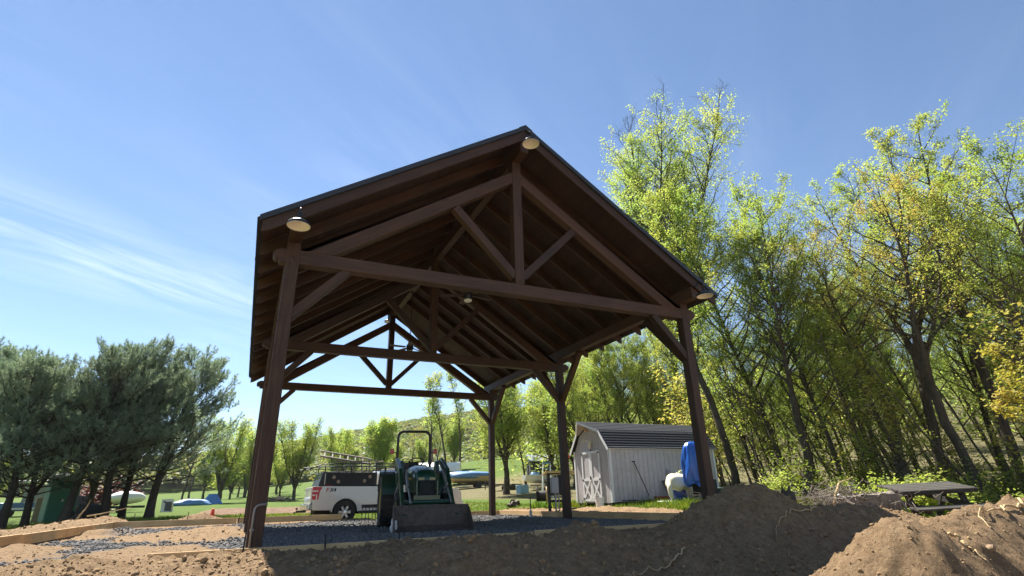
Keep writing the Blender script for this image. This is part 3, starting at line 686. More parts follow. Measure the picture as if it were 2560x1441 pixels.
def decid(seed, H=16, r0=.17, f0=.32, nprim=24, plen=.30, upang=.55, stems=1, stemf=.25, spread=.25, lean=(0, 0), leaf=None, lk=5, lsig=.22, lsize=.15, nsec=6, ntw=3, bare=.0, mat=None, leafmat=None, topbare=0, lowdrop=0, wob=.045, fan=0):
    """returns (wood mesh, leaf mesh). bare = share of twigs without leaves"""
    g = TG(seed); r = g.r
    T0, D0 = g.path((0, 0, -.15), (lean[0], lean[1], 1), H*(stemf if stems > 1 else .97)+.15, 14, wob, .02)
    stemsP = []
    if stems > 1:
        g.skin(T0, r0, r0*.85, 9, .5)
        for k in range(stems):
            a = 2*np.pi*k/stems+r.uniform(-.5, .5); sp = spread*r.uniform(.7, 1.3)
            d = (D0[-1][0]*.6+np.cos(a)*sp, D0[-1][1]*.6+np.sin(a)*sp, 1)
            L = H*(1-stemf)*r.uniform(.82, 1.03); P, D = g.path(T0[-1], d, L, 14, wob, .05); rs = r0*.72*r.uniform(.75, 1.05)
            g.skin(P, rs, .012, 7); stemsP.append((P, D, rs, L, 0.05))
    else:
        g.skin(T0, r0, .014, 9, .5); stemsP.append((T0, D0, r0, H, f0))
    for P, D, rs, L, fs in stemsP:
        npr = max(5, int(nprim/len(stemsP)**.8)); ph = r.uniform(0, 6.28)
        for k in range(npr):
            t = fs+(.985-fs)*((k+r.uniform(0, .8))/npr)**.9; ii = t*(len(P)-1); i = min(int(ii), len(P)-2); q = P[i]+(P[i+1]-P[i])*(ii-i)
            ph += 2.4+r.normal(0, .3); zf = (q[2])/H
            prof = (1-zf)**.65*(.55+.45*min(1, zf/.45)) if not lowdrop else (1-zf)**.8
            if fan: prof = .95*(1-zf**4)*(.6+.4*min(1, zf/.5))
            ll = H*plen*(prof+.10)*r.uniform(.7, 1.25)
            d = (np.cos(ph)*(1-upang*.6), np.sin(ph)*(1-upang*.6), upang*r.uniform(.5, 1.3))
            pr = min(rs*(1-t)*.55+.012, .07)
            PP, PD = g.path(q, d, ll, 8, .10, .05); g.skin(PP, pr, .006, 5)
            for m in range(nsec):
                t2 = .25+.75*(m+r.uniform(0, 1))/nsec; jj = min(int(t2*8), 7); qq = PP[jj]+(PP[jj+1]-PP[jj])*(t2*8-jj if t2*8-jj < 1 else 1)
                d2 = PD[jj]+r.normal(0, .65, 3); l2 = ll*(.42-.22*t2)*r.uniform(.7, 1.3)+.15
                SP, SD = g.path(qq, d2, l2, 4, .16, .06); g.skin(SP, max(.006, pr*.3), .004, 3)
                isb = (r.uniform() < bare) or (topbare and qq[2] > topbare*H and r.uniform() < .93)
                if not isb: g.lp.append(SP[1:])
                for w_ in range(ntw):
                    b = r.integers(1, 5); TP, _ = g.path(SP[b], SD[b]+r.normal(0, .7, 3), l2*r.uniform(.3, .6), 2, .2, .05)
                    g.skin(TP, .0045, .003, 3)
                    if not isb: g.lp.append(TP[1:])
    wood = g.wood('wood_'+str(seed), mat or BARK)
    lf = g.leaves('leaf_'+str(seed), leafmat, lk, lsig, lsize) if (g.lp and leafmat) else None
    return wood, lf

def pine(seed, H=7, r0=.17, Rm=2.8, lean=(0, 0), f0=.2, nl=44):
    g = TG(seed); r = g.r; tuf = []; td = []
    P, D = g.path((0, 0, -.2), (lean[0], lean[1], 1), H*.97, 14, .035, .03); g.skin(P, r0, .025, 9, .4)
    ph = 0
    forks = [(P, D, r0, f0)]
    q, d = P[3], (r.uniform(-.5, .5), r.uniform(-.5, .5), .8); P2, D2 = g.path(q, d, H*.62, 10, .05, .06); g.skin(P2, r0*.6, .02, 7); forks.append((P2, D2, r0*.6, .25))
    for FP, FD, fr, fz in forks:
        m = nl if FP is P else nl//2; nn = len(FP)-1
        for k in range(m):
            t = fz+(1-fz)*(k+r.uniform(0, .7))/m; ii = t*nn; i = min(int(ii), nn-1); q = FP[i]+(FP[i+1]-FP[i])*(ii-i)
            ph += 2.4+r.normal(0, .4); zf = q[2]/H
            ll = Rm*(np.clip((1-zf)/.75, 0, 1)**.7*.95+.12)*r.uniform(.6, 1.15)*(1 if FP is P else .8)
            upd = .12+.55*zf
            LP, LD = g.path(q, (np.cos(ph), np.sin(ph), upd), ll, 8, .09, .045); g.skin(LP, .012+.03*(1-t), .006, 5)
            for j in range(2, 9):
                t2 = j/8
                for s_ in range(3 if j < 8 else 2):
                    side = np.cross(LD[j], (0, 0, 1.))*r.choice([-1, 1])
                    dd = LD[j]*.6+side*r.uniform(.2, 1)+np.array((0, 0, r.uniform(.1, .6))); l3 = (.25+.55*(1-t2)*ll/Rm+.15)*r.uniform(.6, 1.2)
                    SP, SD = g.path(LP[j], dd, l3, 3, .12, .08); g.skin(SP, .007, .004, 3)
                    tuf += [SP[2], SP[3], SP[3]+SD[3]*.1]; td += [SD[2], SD[3], SD[3]]
            if zf > .5:
                for e in range(3):
                    c = LP[-1]+r.normal(0, .08, 3); tuf += [c, c+np.array((0, 0, .18)), c+np.array((0, 0, .32))]; td += [np.array((0, 0, 1.))]*3
    for e in range(10):
        c = P[-1]+r.normal(0, .25, 3)*np.array((1, 1, .4)); tuf += [c, c+np.array((0, 0, .2)), c+np.array((0, 0, .4))]; td += [np.array((0, 0, 1.))]*3
    wood = g.wood('pwood_'+str(seed), BARK_D)
    C = np.array(tuf); Dd = np.array(td); Dd /= np.linalg.norm(Dd, axis=1)[:, None]
    kn = 16; C = np.repeat(C, kn, 0); Dd = np.repeat(Dd, kn, 0); n = len(C)
    nd = Dd*r.uniform(.2, 1.1, n)[:, None]+r.normal(0, .55, (n, 3)); nd[:, 2] += .25; nd /= np.linalg.norm(nd, axis=1)[:, None]
    wv = np.cross(nd, r.normal(0, 1, (n, 3))); wv /= np.linalg.norm(wv, axis=1)[:, None]
    L = r.uniform(.10, .19, n)[:, None]; wd = .0095
    V = np.stack([C-wv*wd, C+wv*wd, C+nd*L], 1).reshape(-1, 3)
    nee = mesh_np('needles_'+str(seed), V, np.arange(n*3).reshape(-1, 3), PINEM)
    return wood, nee

LEAF_A = mat_leaf('spring_leaf_green', (.25, .34, .08), (.34, .42, .10), (.45, .48, .15), trans=.66)
LEAF_B = mat_leaf('spring_leaf_gold', (.38, .32, .09), (.46, .40, .11), (.42, .43, .11), trans=.55)
LEAF_C = mat_leaf('spring_leaf_yellow_green', (.25, .33, .07), (.32, .39, .09), (.42, .45, .13), trans=.66)
LEAF_D = mat_leaf('deep_green_leaf', (.11, .16, .022), (.17, .22, .03), (.23, .26, .045), trans=.5)  # deeper green leaf variant, used on the low twiggy shrubs
LEAF_Y = mat_leaf('golden_leaf', (.36, .29, .05), (.44, .37, .07), (.40, .37, .08), trans=.5)
LEAF_R = mat_leaf('purple_leaf', (.07, .022, .02), (.11, .035, .03), (.13, .05, .035), trans=.3, tint=(1.3, .7, .6))
PINEM = mat_leaf('pine_needle', (.135, .19, .135), (.21, .275, .20), (.34, .40, .30), trans=.42, tint=(1.1, 1.1, .8))

def tree(name, label, meshes, loc, rz=0, sc=1, group=None, cat='tree', rot=None):
    wood, lf = meshes
    t = thing(name, label, cat, loc, rz, group, rot=rot, scale=sc)
    link(wood, 'trunk', None, t)
    if lf: link(lf, 'crown', None, t)
    return t
# ---- hero trees right of the pavilion
def polar(az, d):      # degrees right of +Y as seen from the camera's standing point
    return (-.225+d*math.sin(R(az)), -8.912+d*math.cos(R(az)))
def at(az, d): x, y = polar(az, d); return (x, y, hzb(x, y)-.05)
tall1 = decid(101, 20.6, .20, stems=5, stemf=.32, spread=.27, nprim=190, plen=.16, upang=.8, nsec=6, ntw=3, lk=4, lsig=.09, lsize=.092, fan=1, leafmat=LEAF_A, topbare=.90, lean=(-.16, -.05))
tree('tall_leafy_tree', 'tallest tree, pale green crown with bare top twigs above the pavilion roof', tall1, at(41.9, 37.5), R(20), 1.31)
tall2 = decid(102, 16.6, .17, stems=2, stemf=.34, spread=.16, nprim=30, plen=.16, upang=.95, nsec=6, lk=3, lsig=.15, lsize=.14, leafmat=LEAF_A, topbare=.72, lean=(-.05, -.1), wob=.05)
tree('forked_tree', 'forked tree with dark bark rising just behind the right end of the shed', tall2, at(46.6, 26.0), R(70))
v = dict()
v['a'] = decid(111, 14.5, .15, f0=.25, nprim=54, plen=.30, upang=.65, lk=8, lsig=.095, lsize=.10, leafmat=LEAF_C, lean=(-.2, -.02), wob=.055)
v['b'] = decid(112, 15.5, .19, f0=.3, stems=2, stemf=.3, spread=.22, nprim=50, plen=.25, upang=.6, lk=7, lsig=.095, lsize=.10, fan=1, leafmat=LEAF_C, lean=(-.18, 0))
v['c'] = decid(113, 15, .2, f0=.35, stems=2, stemf=.42, spread=.32, nprim=40, plen=.25, upang=.5, lk=6, lsig=.09, lsize=.095, fan=1, leafmat=LEAF_B, bare=.35, lean=(-.12, -.05), wob=.08)
v['d'] = decid(114, 17, .22, f0=.35, stems=3, stemf=.38, spread=.35, nprim=60, plen=.20, upang=.6, lk=6, lsig=.095, lsize=.10, fan=1, leafmat=LEAF_A, bare=.25, lean=(-.05, 0))
v['e'] = decid(115, 12, .12, f0=.2, nprim=22, plen=.22, upang=.5, lk=7, lsig=.095, lsize=.10, leafmat=LEAF_A, bare=.2, lean=(-.2, .03), wob=.07)
v['f'] = decid(116, 13, .13, f0=.45, nprim=18, plen=.2, upang=.7, lk=6, lsig=.095, lsize=.10, leafmat=LEAF_C, bare=.5, lean=(-.15, .0), wob=.05)
v['s'] = decid(117, 6.5, .045, f0=.2, nprim=18, plen=.26, upang=.5, nsec=4, ntw=2, lk=5, lsig=.09, lsize=.095, leafmat=LEAF_C, lean=(-.2, .05), wob=.08)
v['t'] = decid(118, 5.0, .035, f0=.15, nprim=14, plen=.26, upang=.4, nsec=4, ntw=3, lk=3, lsig=.18, lsize=.14, leafmat=LEAF_B, bare=.5, lean=(-.2, .05), wob=.1)
SPEC = [  # az, dist, variant, scale, rz, label
    (51.2, 27, 'a', 1.0, 10, 'leaning tree with yellow green pointed crown right of the tallest tree'),
    (53.4, 24.5, 'b', .82, 200, 'leaning twin stem tree with yellow green leaves right of the shed'),
    (55.4, 26, 'a', .76, 130, 'slim leaning tree behind the brush pile'),
    (58.0, 29, 'f', .92, 0, 'half bare tree with twigs reaching left against the sky'),
    (60.0, 25, 'c', .76, 40, 'forked tree with golden brown young leaves above the picnic table'),
    (62.4, 27, 'd', .84, 90, 'tall spreading tree with airy green crown at upper right'),
    (64.2, 24, 'c', .78, 160, 'dark trunked golden leafed tree right above the picnic table'),
    (67.0, 26, 'd', .85, 220, 'tall airy tree close to the right frame edge'),
    (70.0, 23, 'b', .74, 300, 'leafy tree cut off by the right frame edge'),
]
for az, d, k, sc, rz, lab in SPEC: tree('woodland_tree', lab, v[k], at(az, d), R(rz) if k in 'cd' else R(rz*.12-10), sc, None)
WOOD_L = 'young leafy tree standing in the thick of the wood at right'
k_ = list('abcdeffeab')
rs = np.random.default_rng(5)
n_ = 0
for ring, (d0, cnt, a0, a1) in enumerate([(28, 4, 50, 76), (32, 7, 46, 76), (37, 9, 32, 78), (44, 11, 27, 78), (52, 14, 25, 76)]):
    for i in range(cnt):
        az = a0+(a1-a0)*(i+rs.uniform(.1, .9))/cnt; d = d0*rs.uniform(.95, 1.08)
        if az < 40 and d < 34: continue
        kk = k_[rs.integers(0, len(k_))]
        top = .48+.16*sstep(53, 58, az)+.06*ring-.05*sstep(46, 50, az)*sstep(56, 52, az)
        if az < 44: top = .46+.06*ring
        left = az < 43
        tree('woodland_tree', 'leafy tree in the belt of woodland behind the shed and pavilion posts' if left else WOOD_L, v[kk], at(az, d), R(rs.uniform(-35, 35)), float(top*rs.uniform(.9, 1.1)), 'trees of the wood behind the shed' if left else 'trees inside the wood at right')
for i in range(34):
    az = rs.uniform(44, 75); d = rs.uniform(22.5, 34)
    if az < 50: d = rs.uniform(25, 34)
    kk = 's' if rs.uniform() < .6 else 't'
    tree('sapling', 'thin leafy sapling in the undergrowth along the wood edge' if kk == 's' else 'thin half bare sapling in the undergrowth along the wood edge', v[kk], at(az, d), R(rs.uniform(-60, 60)), float(rs.uniform(.7, 1.35)), 'saplings at the wood edge, leafy' if kk == 's' else 'saplings at the wood edge, half bare')
v['p'] = decid(120, 9.5, .055, f0=.35, nprim=14, plen=.16, upang=.8, nsec=4, ntw=2, leafmat=None, lean=(-.12, .03), wob=.06)
for i in range(40):
    az = rs.uniform(46, 76); tree('bare_sapling', 'slim bare leafless trunk standing among the woodland trees', v['p'], at(az, rs.uniform(24, 40)), R(rs.uniform(-60, 60)), float(rs.uniform(.6, 1.1)), 'slim bare trunks in the wood')
for i in range(13):
    az = 33+13*(i+rs.uniform(.1, .9))/13; tree('woodland_tree', 'leafy tree in the belt of woodland behind the shed and pavilion posts', v['abefbaf'[i % 7]], at(az, rs.uniform(33, 42)), R(rs.uniform(-40, 40)), float(rs.uniform(.66, .86)), 'trees of the wood behind the shed')
# shrubs and the low golden spray
def shrub(seed, Rr, Hh, n, leafmat, lsize, twigs=40):
    g = TG(seed); r = g.r
    for k in range(twigs):
        a = r.uniform(0, 6.28); P, D = g.path((r.normal(0, Rr*.2), r.normal(0, Rr*.2), -.05), (np.cos(a)*r.uniform(.2, 1.1), np.sin(a)*r.uniform(.2, 1.1), 1), Hh*r.uniform(.6, 1.25), 5, .2, -.03); g.skin(P, .010, .004, 3); g.lp.append(P[2:])
    return g.wood('swood_%d' % seed, BARK), g.leaves('sleaf_%d' % seed, leafmat, n, .13, lsize, flat=.8)
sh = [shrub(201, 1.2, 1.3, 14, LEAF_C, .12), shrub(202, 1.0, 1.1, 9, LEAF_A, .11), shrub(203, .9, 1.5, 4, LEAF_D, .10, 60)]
SH = [(58.6, 20.3, 0, .75), (60.2, 19.0, 0, .9), (62.0, 20.6, 0, .85), (63.8, 19.8, 1, .7), (67.2, 17.4, 1, .6), (69.3, 16.8, 0, .6)]
for i, (az, d, k, sc) in enumerate(SH): tree('shrub', 'low bright yellow green bush behind the picnic table', sh[k], at(az, d), R(rs.uniform(0, 360)), sc, 'bright bushes behind the picnic table', 'bush')
for i in range(24):
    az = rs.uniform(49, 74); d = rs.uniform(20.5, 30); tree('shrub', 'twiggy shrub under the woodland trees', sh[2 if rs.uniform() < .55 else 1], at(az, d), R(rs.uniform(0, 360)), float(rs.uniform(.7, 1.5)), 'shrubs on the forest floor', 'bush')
golden = decid(119, 6.0, .045, f0=.55, nprim=10, plen=.26, upang=.15, nsec=5, ntw=3, lk=5, lsig=.09, lsize=.11, leafmat=LEAF_Y, lean=(-.5, -.1))
tree('golden_tree', 'small tree with bright golden leaf sprays at the right frame edge', golden, at(70.6, 17.5), R(10), .72)
lean_sticks = [((57.3, 24), 5.4, (-.9, .2, .55), 'long bare leaning dead stem over the undergrowth'), ((64.8, 23.5), 6.5, (-.55, .1, .8), 'pale broken limb leaning between dark trunks')]
for (a_, L, d_, lab) in lean_sticks:
    g = TG(int(L*100)); P, D = g.path((0, 0, 0), d_, L, 9, .06, .01); g.skin(P, .05, .015, 6); me = g.wood('dead_stem', BARK); o = link(me, 'dead_stem', None); o.location = at(*a_); tag(o, lab, 'dead tree')

# ---- pines on the left
pn = [pine(301, 7.2, .19, 3.4, (.06, 0), nl=54), pine(302, 6.6, .16, 3.1, (-.1, .05), nl=52), pine(303, 7.6, .2, 3.7, (.14, -.03), f0=.22, nl=60)]
PIN = [(-16.1, 30.5, 0, .93, 0, 'pine at the left frame edge with a thick leaning trunk'), (-14.7, 31.5, 1, 1.02, 80, 'slender leaning pine left of the green toilet'),
       (-12.6, 30.8, 2, .97, 30, 'pine with a dark forked trunk in front of the green toilet'), (-9.9, 31.0, 0, 1.10, 220, 'pine with a stout trunk rising right of the dark mower'),
       (-8.8, 33.0, 1, 1.10, 300, 'forked pine in front of the white boat'), (-6.9, 32.5, 2, 1.07, 120, 'rightmost pine with a trunk forking low beside the game board'),
       (-20.5, 33, 2, 1.05, 200, 'pine cut off by the left frame edge'), (-17.6, 36.5, 0, 1.12, 310, 'pine in the second row behind the left edge pines'), (-11.2, 36.5, 1, 1.15, 260, 'tall pine standing behind between the forked trunks')]
for az, d, k, sc, rz, lab in PIN: tree('pine_tree', lab, pn[k], at(az, d), R(rz), sc, None)

# ---- trees across the field
f1 = decid(401, 9.2, .2, stems=5, stemf=.14, spread=.42, nprim=56, plen=.27, upang=.95, nsec=6, ntw=2, lk=4, lsig=.25, lsize=.17, leafmat=LEAF_C, lowdrop=1)
f2 = decid(402, 9.5, .22, stems=4, stemf=.18, spread=.36, nprim=44, plen=.24, upang=.8, nsec=5, ntw=2, lk=7, lsig=.32, lsize=.21, leafmat=LEAF_A, lowdrop=1)
f3 = decid(403, 15, .2, f0=.4, nprim=26, plen=.17, upang=.8, nsec=5, ntw=3, lk=3, lsig=.25, lsize=.25, leafmat=LEAF_C, bare=.6)
f4 = decid(404, 10.5, .26, stems=3, stemf=.2, spread=.3, nprim=48, plen=.27, upang=.45, nsec=6, ntw=3, lk=5, lsig=.28, lsize=.17, leafmat=LEAF_C, lowdrop=1)
FT = [(-1.9, 66, f1, 1.0, 'bushy spring tree left of the front left post behind the ploughed garden'), (1.0, 72, f1, .98, 'spring tree half hidden behind the front left post'),
      (4.3, 69, f1, 1.06, 'vase shaped spring tree with many stems right of the front left post'), (8.0, 76, f1, .98, 'bushy tree between the vase shaped tree and the pickup roof rack'),
      (12.0, 74, f2, 1.05, 'round bright green tree above the pickup roof rack'), (17.2, 70, f3, 1.08, 'tall nearly bare tree seen through the tractor roll bar'),
      (18.6, 66, f3, .95, 'thin bare trunk tree right of the tractor roll bar'), (19.9, 68, f3, .98, 'bare branching tree left of the rear right post'),
      (24.6, 44, f4, 1.0, 'lush bright green tree behind the rear right post'), (28.8, 50, f4, 1.0, 'dense green tree between the two right posts'), (31.5, 46, f2, 1.05, 'green tree left of the shed gable')]
for i, (az, d, m, sc, lab) in enumerate(FT): tree('field_tree', lab, m, at(az, d), R(i*77), sc*.94, None)
for i in range(46):
    az = rs.uniform(-26, 36); d = rs.uniform(85, 135)
    m = (f1, f2, v['d'], f4, v['c'], v['b'])[rs.integers(0, 6)]
    tree('distant_tree', 'distant spring tree in the row along the far side of the field', m, at(az, d), R(rs.uniform(0, 360)), float(rs.uniform(.55, .85)), 'far tree line beyond the field')
pb = shrub(205, 2.2, 2.6, 12, LEAF_R, .25, 50); tree('purple_bush', 'dark purple leaved bush behind the green toilet', pb, at(-10.8, 50), 0, .95, None, 'bush')
yb = shrub(206, 2, 2, 14, LEAF_C, .22, 40); tree('yellow_bush', 'bright yellow bush between the toilet and the purple bush', yb, at(-11.9, 54), 0, 1.3, None, 'bush')
# ---- forest canopy on the far hill
n = 13000; a = rs.uniform(-.5, .75, n); d = 200+rs.uniform(0, 1, n)**.8*235; X = -.2+d*np.sin(a); Y = -8.9+d*np.cos(a)
Z = 3.0+hill_h(X, Y); k = 34; sz = rs.uniform(2.6, 4.2, n)
hue = rs.integers(0, 4, n)
HM = [mat_leaf('hill_leaf_a', (.13, .19, .04), (.16, .21, .045), (.18, .22, .055), trans=.5, tint=(1.1, 1.05, .8)), mat_leaf('hill_leaf_b', (.19, .20, .05), (.21, .22, .055), (.21, .23, .06), trans=.5, tint=(1.1, 1, .8)),
      mat_leaf('hill_leaf_c', (.15, .18, .055), (.17, .195, .06), (.18, .20, .065), trans=.5, tint=(1.05, 1, .8)), mat_leaf('hill_leaf_d', (.10, .15, .04), (.12, .17, .045), (.14, .18, .05), trans=.5, tint=(1.1, 1.05, .8))]
for h in range(4):
    s_ = hue == h; C = np.stack([X, Y, Z+sz*1.1], -1)[s_]; S2 = sz[s_]
    C = np.repeat(C, k, 0); S2 = np.repeat(S2, k); u = rs.normal(0, 1, (len(C), 3)); u /= np.linalg.norm(u, axis=1)[:, None]; u[:, 2] = np.abs(u[:, 2])*.9-.1
    C = C+u*S2[:, None]*rs.uniform(.75, 1.0, (len(C), 1)); me = leafmesh('far_wood', C, rs, 1.5, HM[h], 1.2, .9); o = link(me, 'far_wood', None); o['kind'] = 'stuff'

# bright young wood beyond the last trees that can be told apart
n = 1100; a = R(1)*rs.uniform(27, 84, n); d = rs.uniform(56, 105, n); X = -.2+d*np.sin(a); Y = -8.9+d*np.cos(a)
Z = H(X, Y, False)+rs.uniform(.5, 6.5, n)*np.clip((np.degrees(a)-20)/25, .5, 1); k = 46
for h, mt in enumerate((LEAF_A, HM[0], HM[2])):
    s_ = (np.arange(n) % 3) == h; C = np.stack([X, Y, Z], -1)[s_]; C = np.repeat(C, k, 0); C = C+rs.normal(0, 1, C.shape)*np.array((1.3, 1.3, .9))
    o = link(leafmesh('young_wood', C, rs, .42, mt, .3, .7), 'young_wood', None); o['kind'] = 'stuff'
# ------------------------------------------------------------------ shed (long side faces the camera)
SX0, SX1, SY0, SY1 = 0, 4.85, 0, 2.44; SZ = .12
shed = thing('garden_shed', 'pale grey barn roofed garden shed with white trimmed double doors', 'shed', (11.28, 7.47, hzb(11.28, 7.47)+.05), R(-1))
def sp(name, mat, fn, parent=None, **k): return part(name, mat, parent or shed, fn, **k)
WH = 1.90; KY, KZ = .46, 2.56; RY_, RZ_ = SY1/2, 2.93
sp('skid_base', W_DKGREY, lambda m: [m.box((SX1/2, y, .05), (SX1, .12, .12)) for y in (.15, 1.2, 2.3)])
# siding boards with recessed grooves: long side and gable side
sp('back_panel', SHEDW, lambda m: m.box((SX1/2, SY1-.03, SZ+WH/2-.05), (SX1-.1, .04, WH-.1)))
sp('end_panel', SHEDW, lambda m: m.box((SX1-.03, SY1/2, SZ+WH/2-.05), (.04, SY1-.1, WH-.1)))
sp('core_wall', SHEDW, lambda m: (m.box((SX1/2, .045, SZ+WH/2), (SX1-.08, .03, WH)), m.prism([(.04, SZ), (SY1-.04, SZ), (SY1-.04, WH), (SY1-KY, KZ-.05), (RY_, RZ_-.08), (KY, KZ-.05), (.04, WH)], lambda a, b: (.05, a, b), lambda a, b: (.08, a, b))))
nb = 24
for k in range(nb):
    a, b = SX0+.09+k*(SX1-.18)/nb, SX0+.09+(k+1)*(SX1-.18)/nb-.012
    sp('siding_board', SHEDW, lambda m: m.box(((a+b)/2, .022, SZ+WH/2-.02), (b-a, .018, WH-.06)))
def gable_z(y):
    y = min(y, SY1-y); return WH-.02+(KZ-WH)*(y/KY) if y < KY else KZ+(RZ_-KZ)*(y-KY)/(RY_-KY)
nb = 12
for k in range(nb):
    a, b = .09+k*(SY1-.18)/nb, .09+(k+1)*(SY1-.18)/nb-.012
    sp('siding_board', SHEDW, lambda m: m.prism([(a, SZ-.02), (b, SZ-.02), (b, gable_z(b)-.07)]+([(RY_, gable_z(RY_)-.07)] if a < RY_ < b else [])+[(a, gable_z(a)-.07)], lambda p, q: (.012, p, q), lambda p, q: (.034, p, q)))
for x, y in ((.035, .008), (SX1-.035, .008)): sp('corner_trim', TRIM, lambda m: m.box((x, y, SZ+WH/2-.03), (.09, .022, WH-.05)))
for y in (.045, SY1-.045): sp('corner_trim', TRIM, lambda m: m.box((.001, y, SZ+WH/2-.03), (.022, .09, WH-.05)))
sp('eave_fascia', TRIM, lambda m: m.box((SX1/2, -.06, WH-.005+.03), (SX1+.1, .10, .075)))
# roof: lower steep slopes as lapped shingle courses, shallow top slopes
OV = .10
for s in (0, 1):
    def yy(y): return y if s == 0 else SY1-y
    e0 = np.array((-.11, WH+.0)); e1 = np.array((KY, KZ+.03)); e2 = np.array((RY_, RZ_+.03)); n = 7
    for k in range(n):
        a = e0+(e1-e0)*k/n; b = e0+(e1-e0)*((k+1)/n+.04); nn = np.array((-(e1-e0)[1], (e1-e0)[0])); nn /= np.linalg.norm(nn)
        o1, o2 = .034, .012
        sp('shingle_course', ROOF, lambda m: m.prism([tuple(a+nn*.004), tuple(a+nn*o1), tuple(b+nn*o2), tuple(b+nn*.002)], lambda p, q: (-OV, yy(p), q), lambda p, q: (SX1+OV, yy(p), q)))
    n = 5
    hood = .50
    for k in range(n):
        a = e1+(e2-e1)*k/n; b = e1+(e2-e1)*((k+1)/n+(.05 if k < n-1 else 0)); nn = np.array((-(e2-e1)[1], (e2-e1)[0])); nn /= np.linalg.norm(nn)
        xa, xb = -OV-(hood-OV)*k/n, -OV-(hood-OV)*(k+1)/n
        m = MB(); P = []
        for (q, o_, xx) in ((a, .002, xa), (a, .024, xa), (b, .010, xb), (b, .0, xb)): P.append((xx, yy((q+nn*o_)[0]), (q+nn*o_)[1]))
        P += [(SX1+OV, p[1], p[2]) for p in P]; m.add(P, [(0, 1, 2, 3), (4, 7, 6, 5), (0, 4, 5, 1), (1, 5, 6, 2), (2, 6, 7, 3), (3, 7, 4, 0)]); m.build('shingle_course', ROOF, shed)
    sp('rake_trim', TRIM, lambda m: m.beam((-OV-.012, yy(-.10), WH-.045), (-OV-.012, yy(KY), KZ-.01), .022, .085))
    sp('rake_trim', TRIM, lambda m: m.beam((-OV-.012, yy(KY), KZ-.01), (-hood-.012, yy(RY_), RZ_-.01), .022, .085))
    sp('hood_soffit', SHEDW, lambda m: m.add([(-OV, yy(KY), KZ-.02), (-hood, RY_, RZ_-.02), (0, RY_, RZ_-.02), (0, yy(KY), KZ-.02)], [(0, 1, 2, 3)]))
sp('hood_bracket', W_FORM, lambda m: m.beam((.0, RY_+.1, KZ+.08), (-.42, RY_, RZ_-.06), .04, .06))
# double doors on the gable end
dy0, dy1, dz0, dz1 = .60, 1.84, SZ+.04, SZ+1.78; dm = (dy0+dy1)/2
for s in (0, 1):
    a, b = (dy0, dm-.006) if s == 0 else (dm+.006, dy1)
    d = sp('door', SHEDW, lambda m: m.box((-.0, (a+b)/2, (dz0+dz1)/2), (.034, b-a, dz1-dz0)), label='shed door leaf with white frame and crossed lower boards') if False else sp('door', SHEDW, lambda m: m.box((.0, (a+b)/2, (dz0+dz1)/2), (.034, b-a, dz1-dz0)))
    zm = dz0+.74
    def fr(p0, p1, w_=.085): 
        m = MB(); m.beam(p0, p1, .022, w_, upv=(0, 0, 1) if abs(p1[2]-p0[2]) < .1 else (0, 1, 0)); m.build('door_trim', TRIM, d)
    X = -.028
    fr((X, a+.042, dz0), (X, a+.042, dz1)); fr((X, b-.042, dz0), (X, b-.042, dz1))
    for z in (dz0+.043, zm, dz1-.043): fr((X-.002, a+.085, z), (X-.002, b-.085, z))
    fr((X-.004, a+.07, dz0+.07), (X-.004, b-.07, zm-.03), .07); fr((X-.006, b-.07, dz0+.07), (X-.006, a+.07, zm-.03), .07)
    hy = a+.01 if s == 0 else b-.01
    for z in (dz0+.1, zm, dz1-.08): 
        m = MB(); m.box((-.044, hy+(.04 if s == 0 else -.04), z), (.012, .10, .05)); m.build('hinge', BLACKM, d)
m = MB(); m.box((-.05, dm+.03, dz0+.80), (.03, .04, .12)); m.tube([(-.05, dm, dz0+.68), (-.08, dm, dz0+.66), (-.05, dm, dz0+.62)], .008, 6); m.build('door_latch', BLACKM, shed)
# deer skull style weathered ornament over the doors: built as a plain pale antler plaque
m = MB(); m.tube([(-.03, 1.1, 2.25), (-.07, 1.12, 2.1), (-.06, 1.13, 1.98)], [.05, .07, .03], 8); m.tube([(-.05, 1.14, 2.24), (-.12, 1.3, 2.3), (-.15, 1.42, 2.24), (-.17, 1.5, 2.3)], [.018, .015, .012, .006], 6); m.tube([(-.05, 1.06, 2.24), (-.1, .95, 2.32), (-.13, .86, 2.28)], [.016, .013, .006], 6)
o = m.build('antler_plaque', CREAM, None); o.parent = shed
m = MB(); m.tube([(-.03, 1.13, 1.93), (-.06, 1.13, 1.93)], .03, 10); m.build('door_lamp', BLACKM, shed)

def ground(x, y, dz=0): return (x, y, hzb(x, y)+dz)
def single(name, label, cat, mat, fn, loc, rz=0, group=None, **k):
    m = MB(); fn(m); o = m.build(name, mat, None, **k); o.location = loc; o.rotation_euler = (0, 0, rz); return tag(o, label, cat, group)
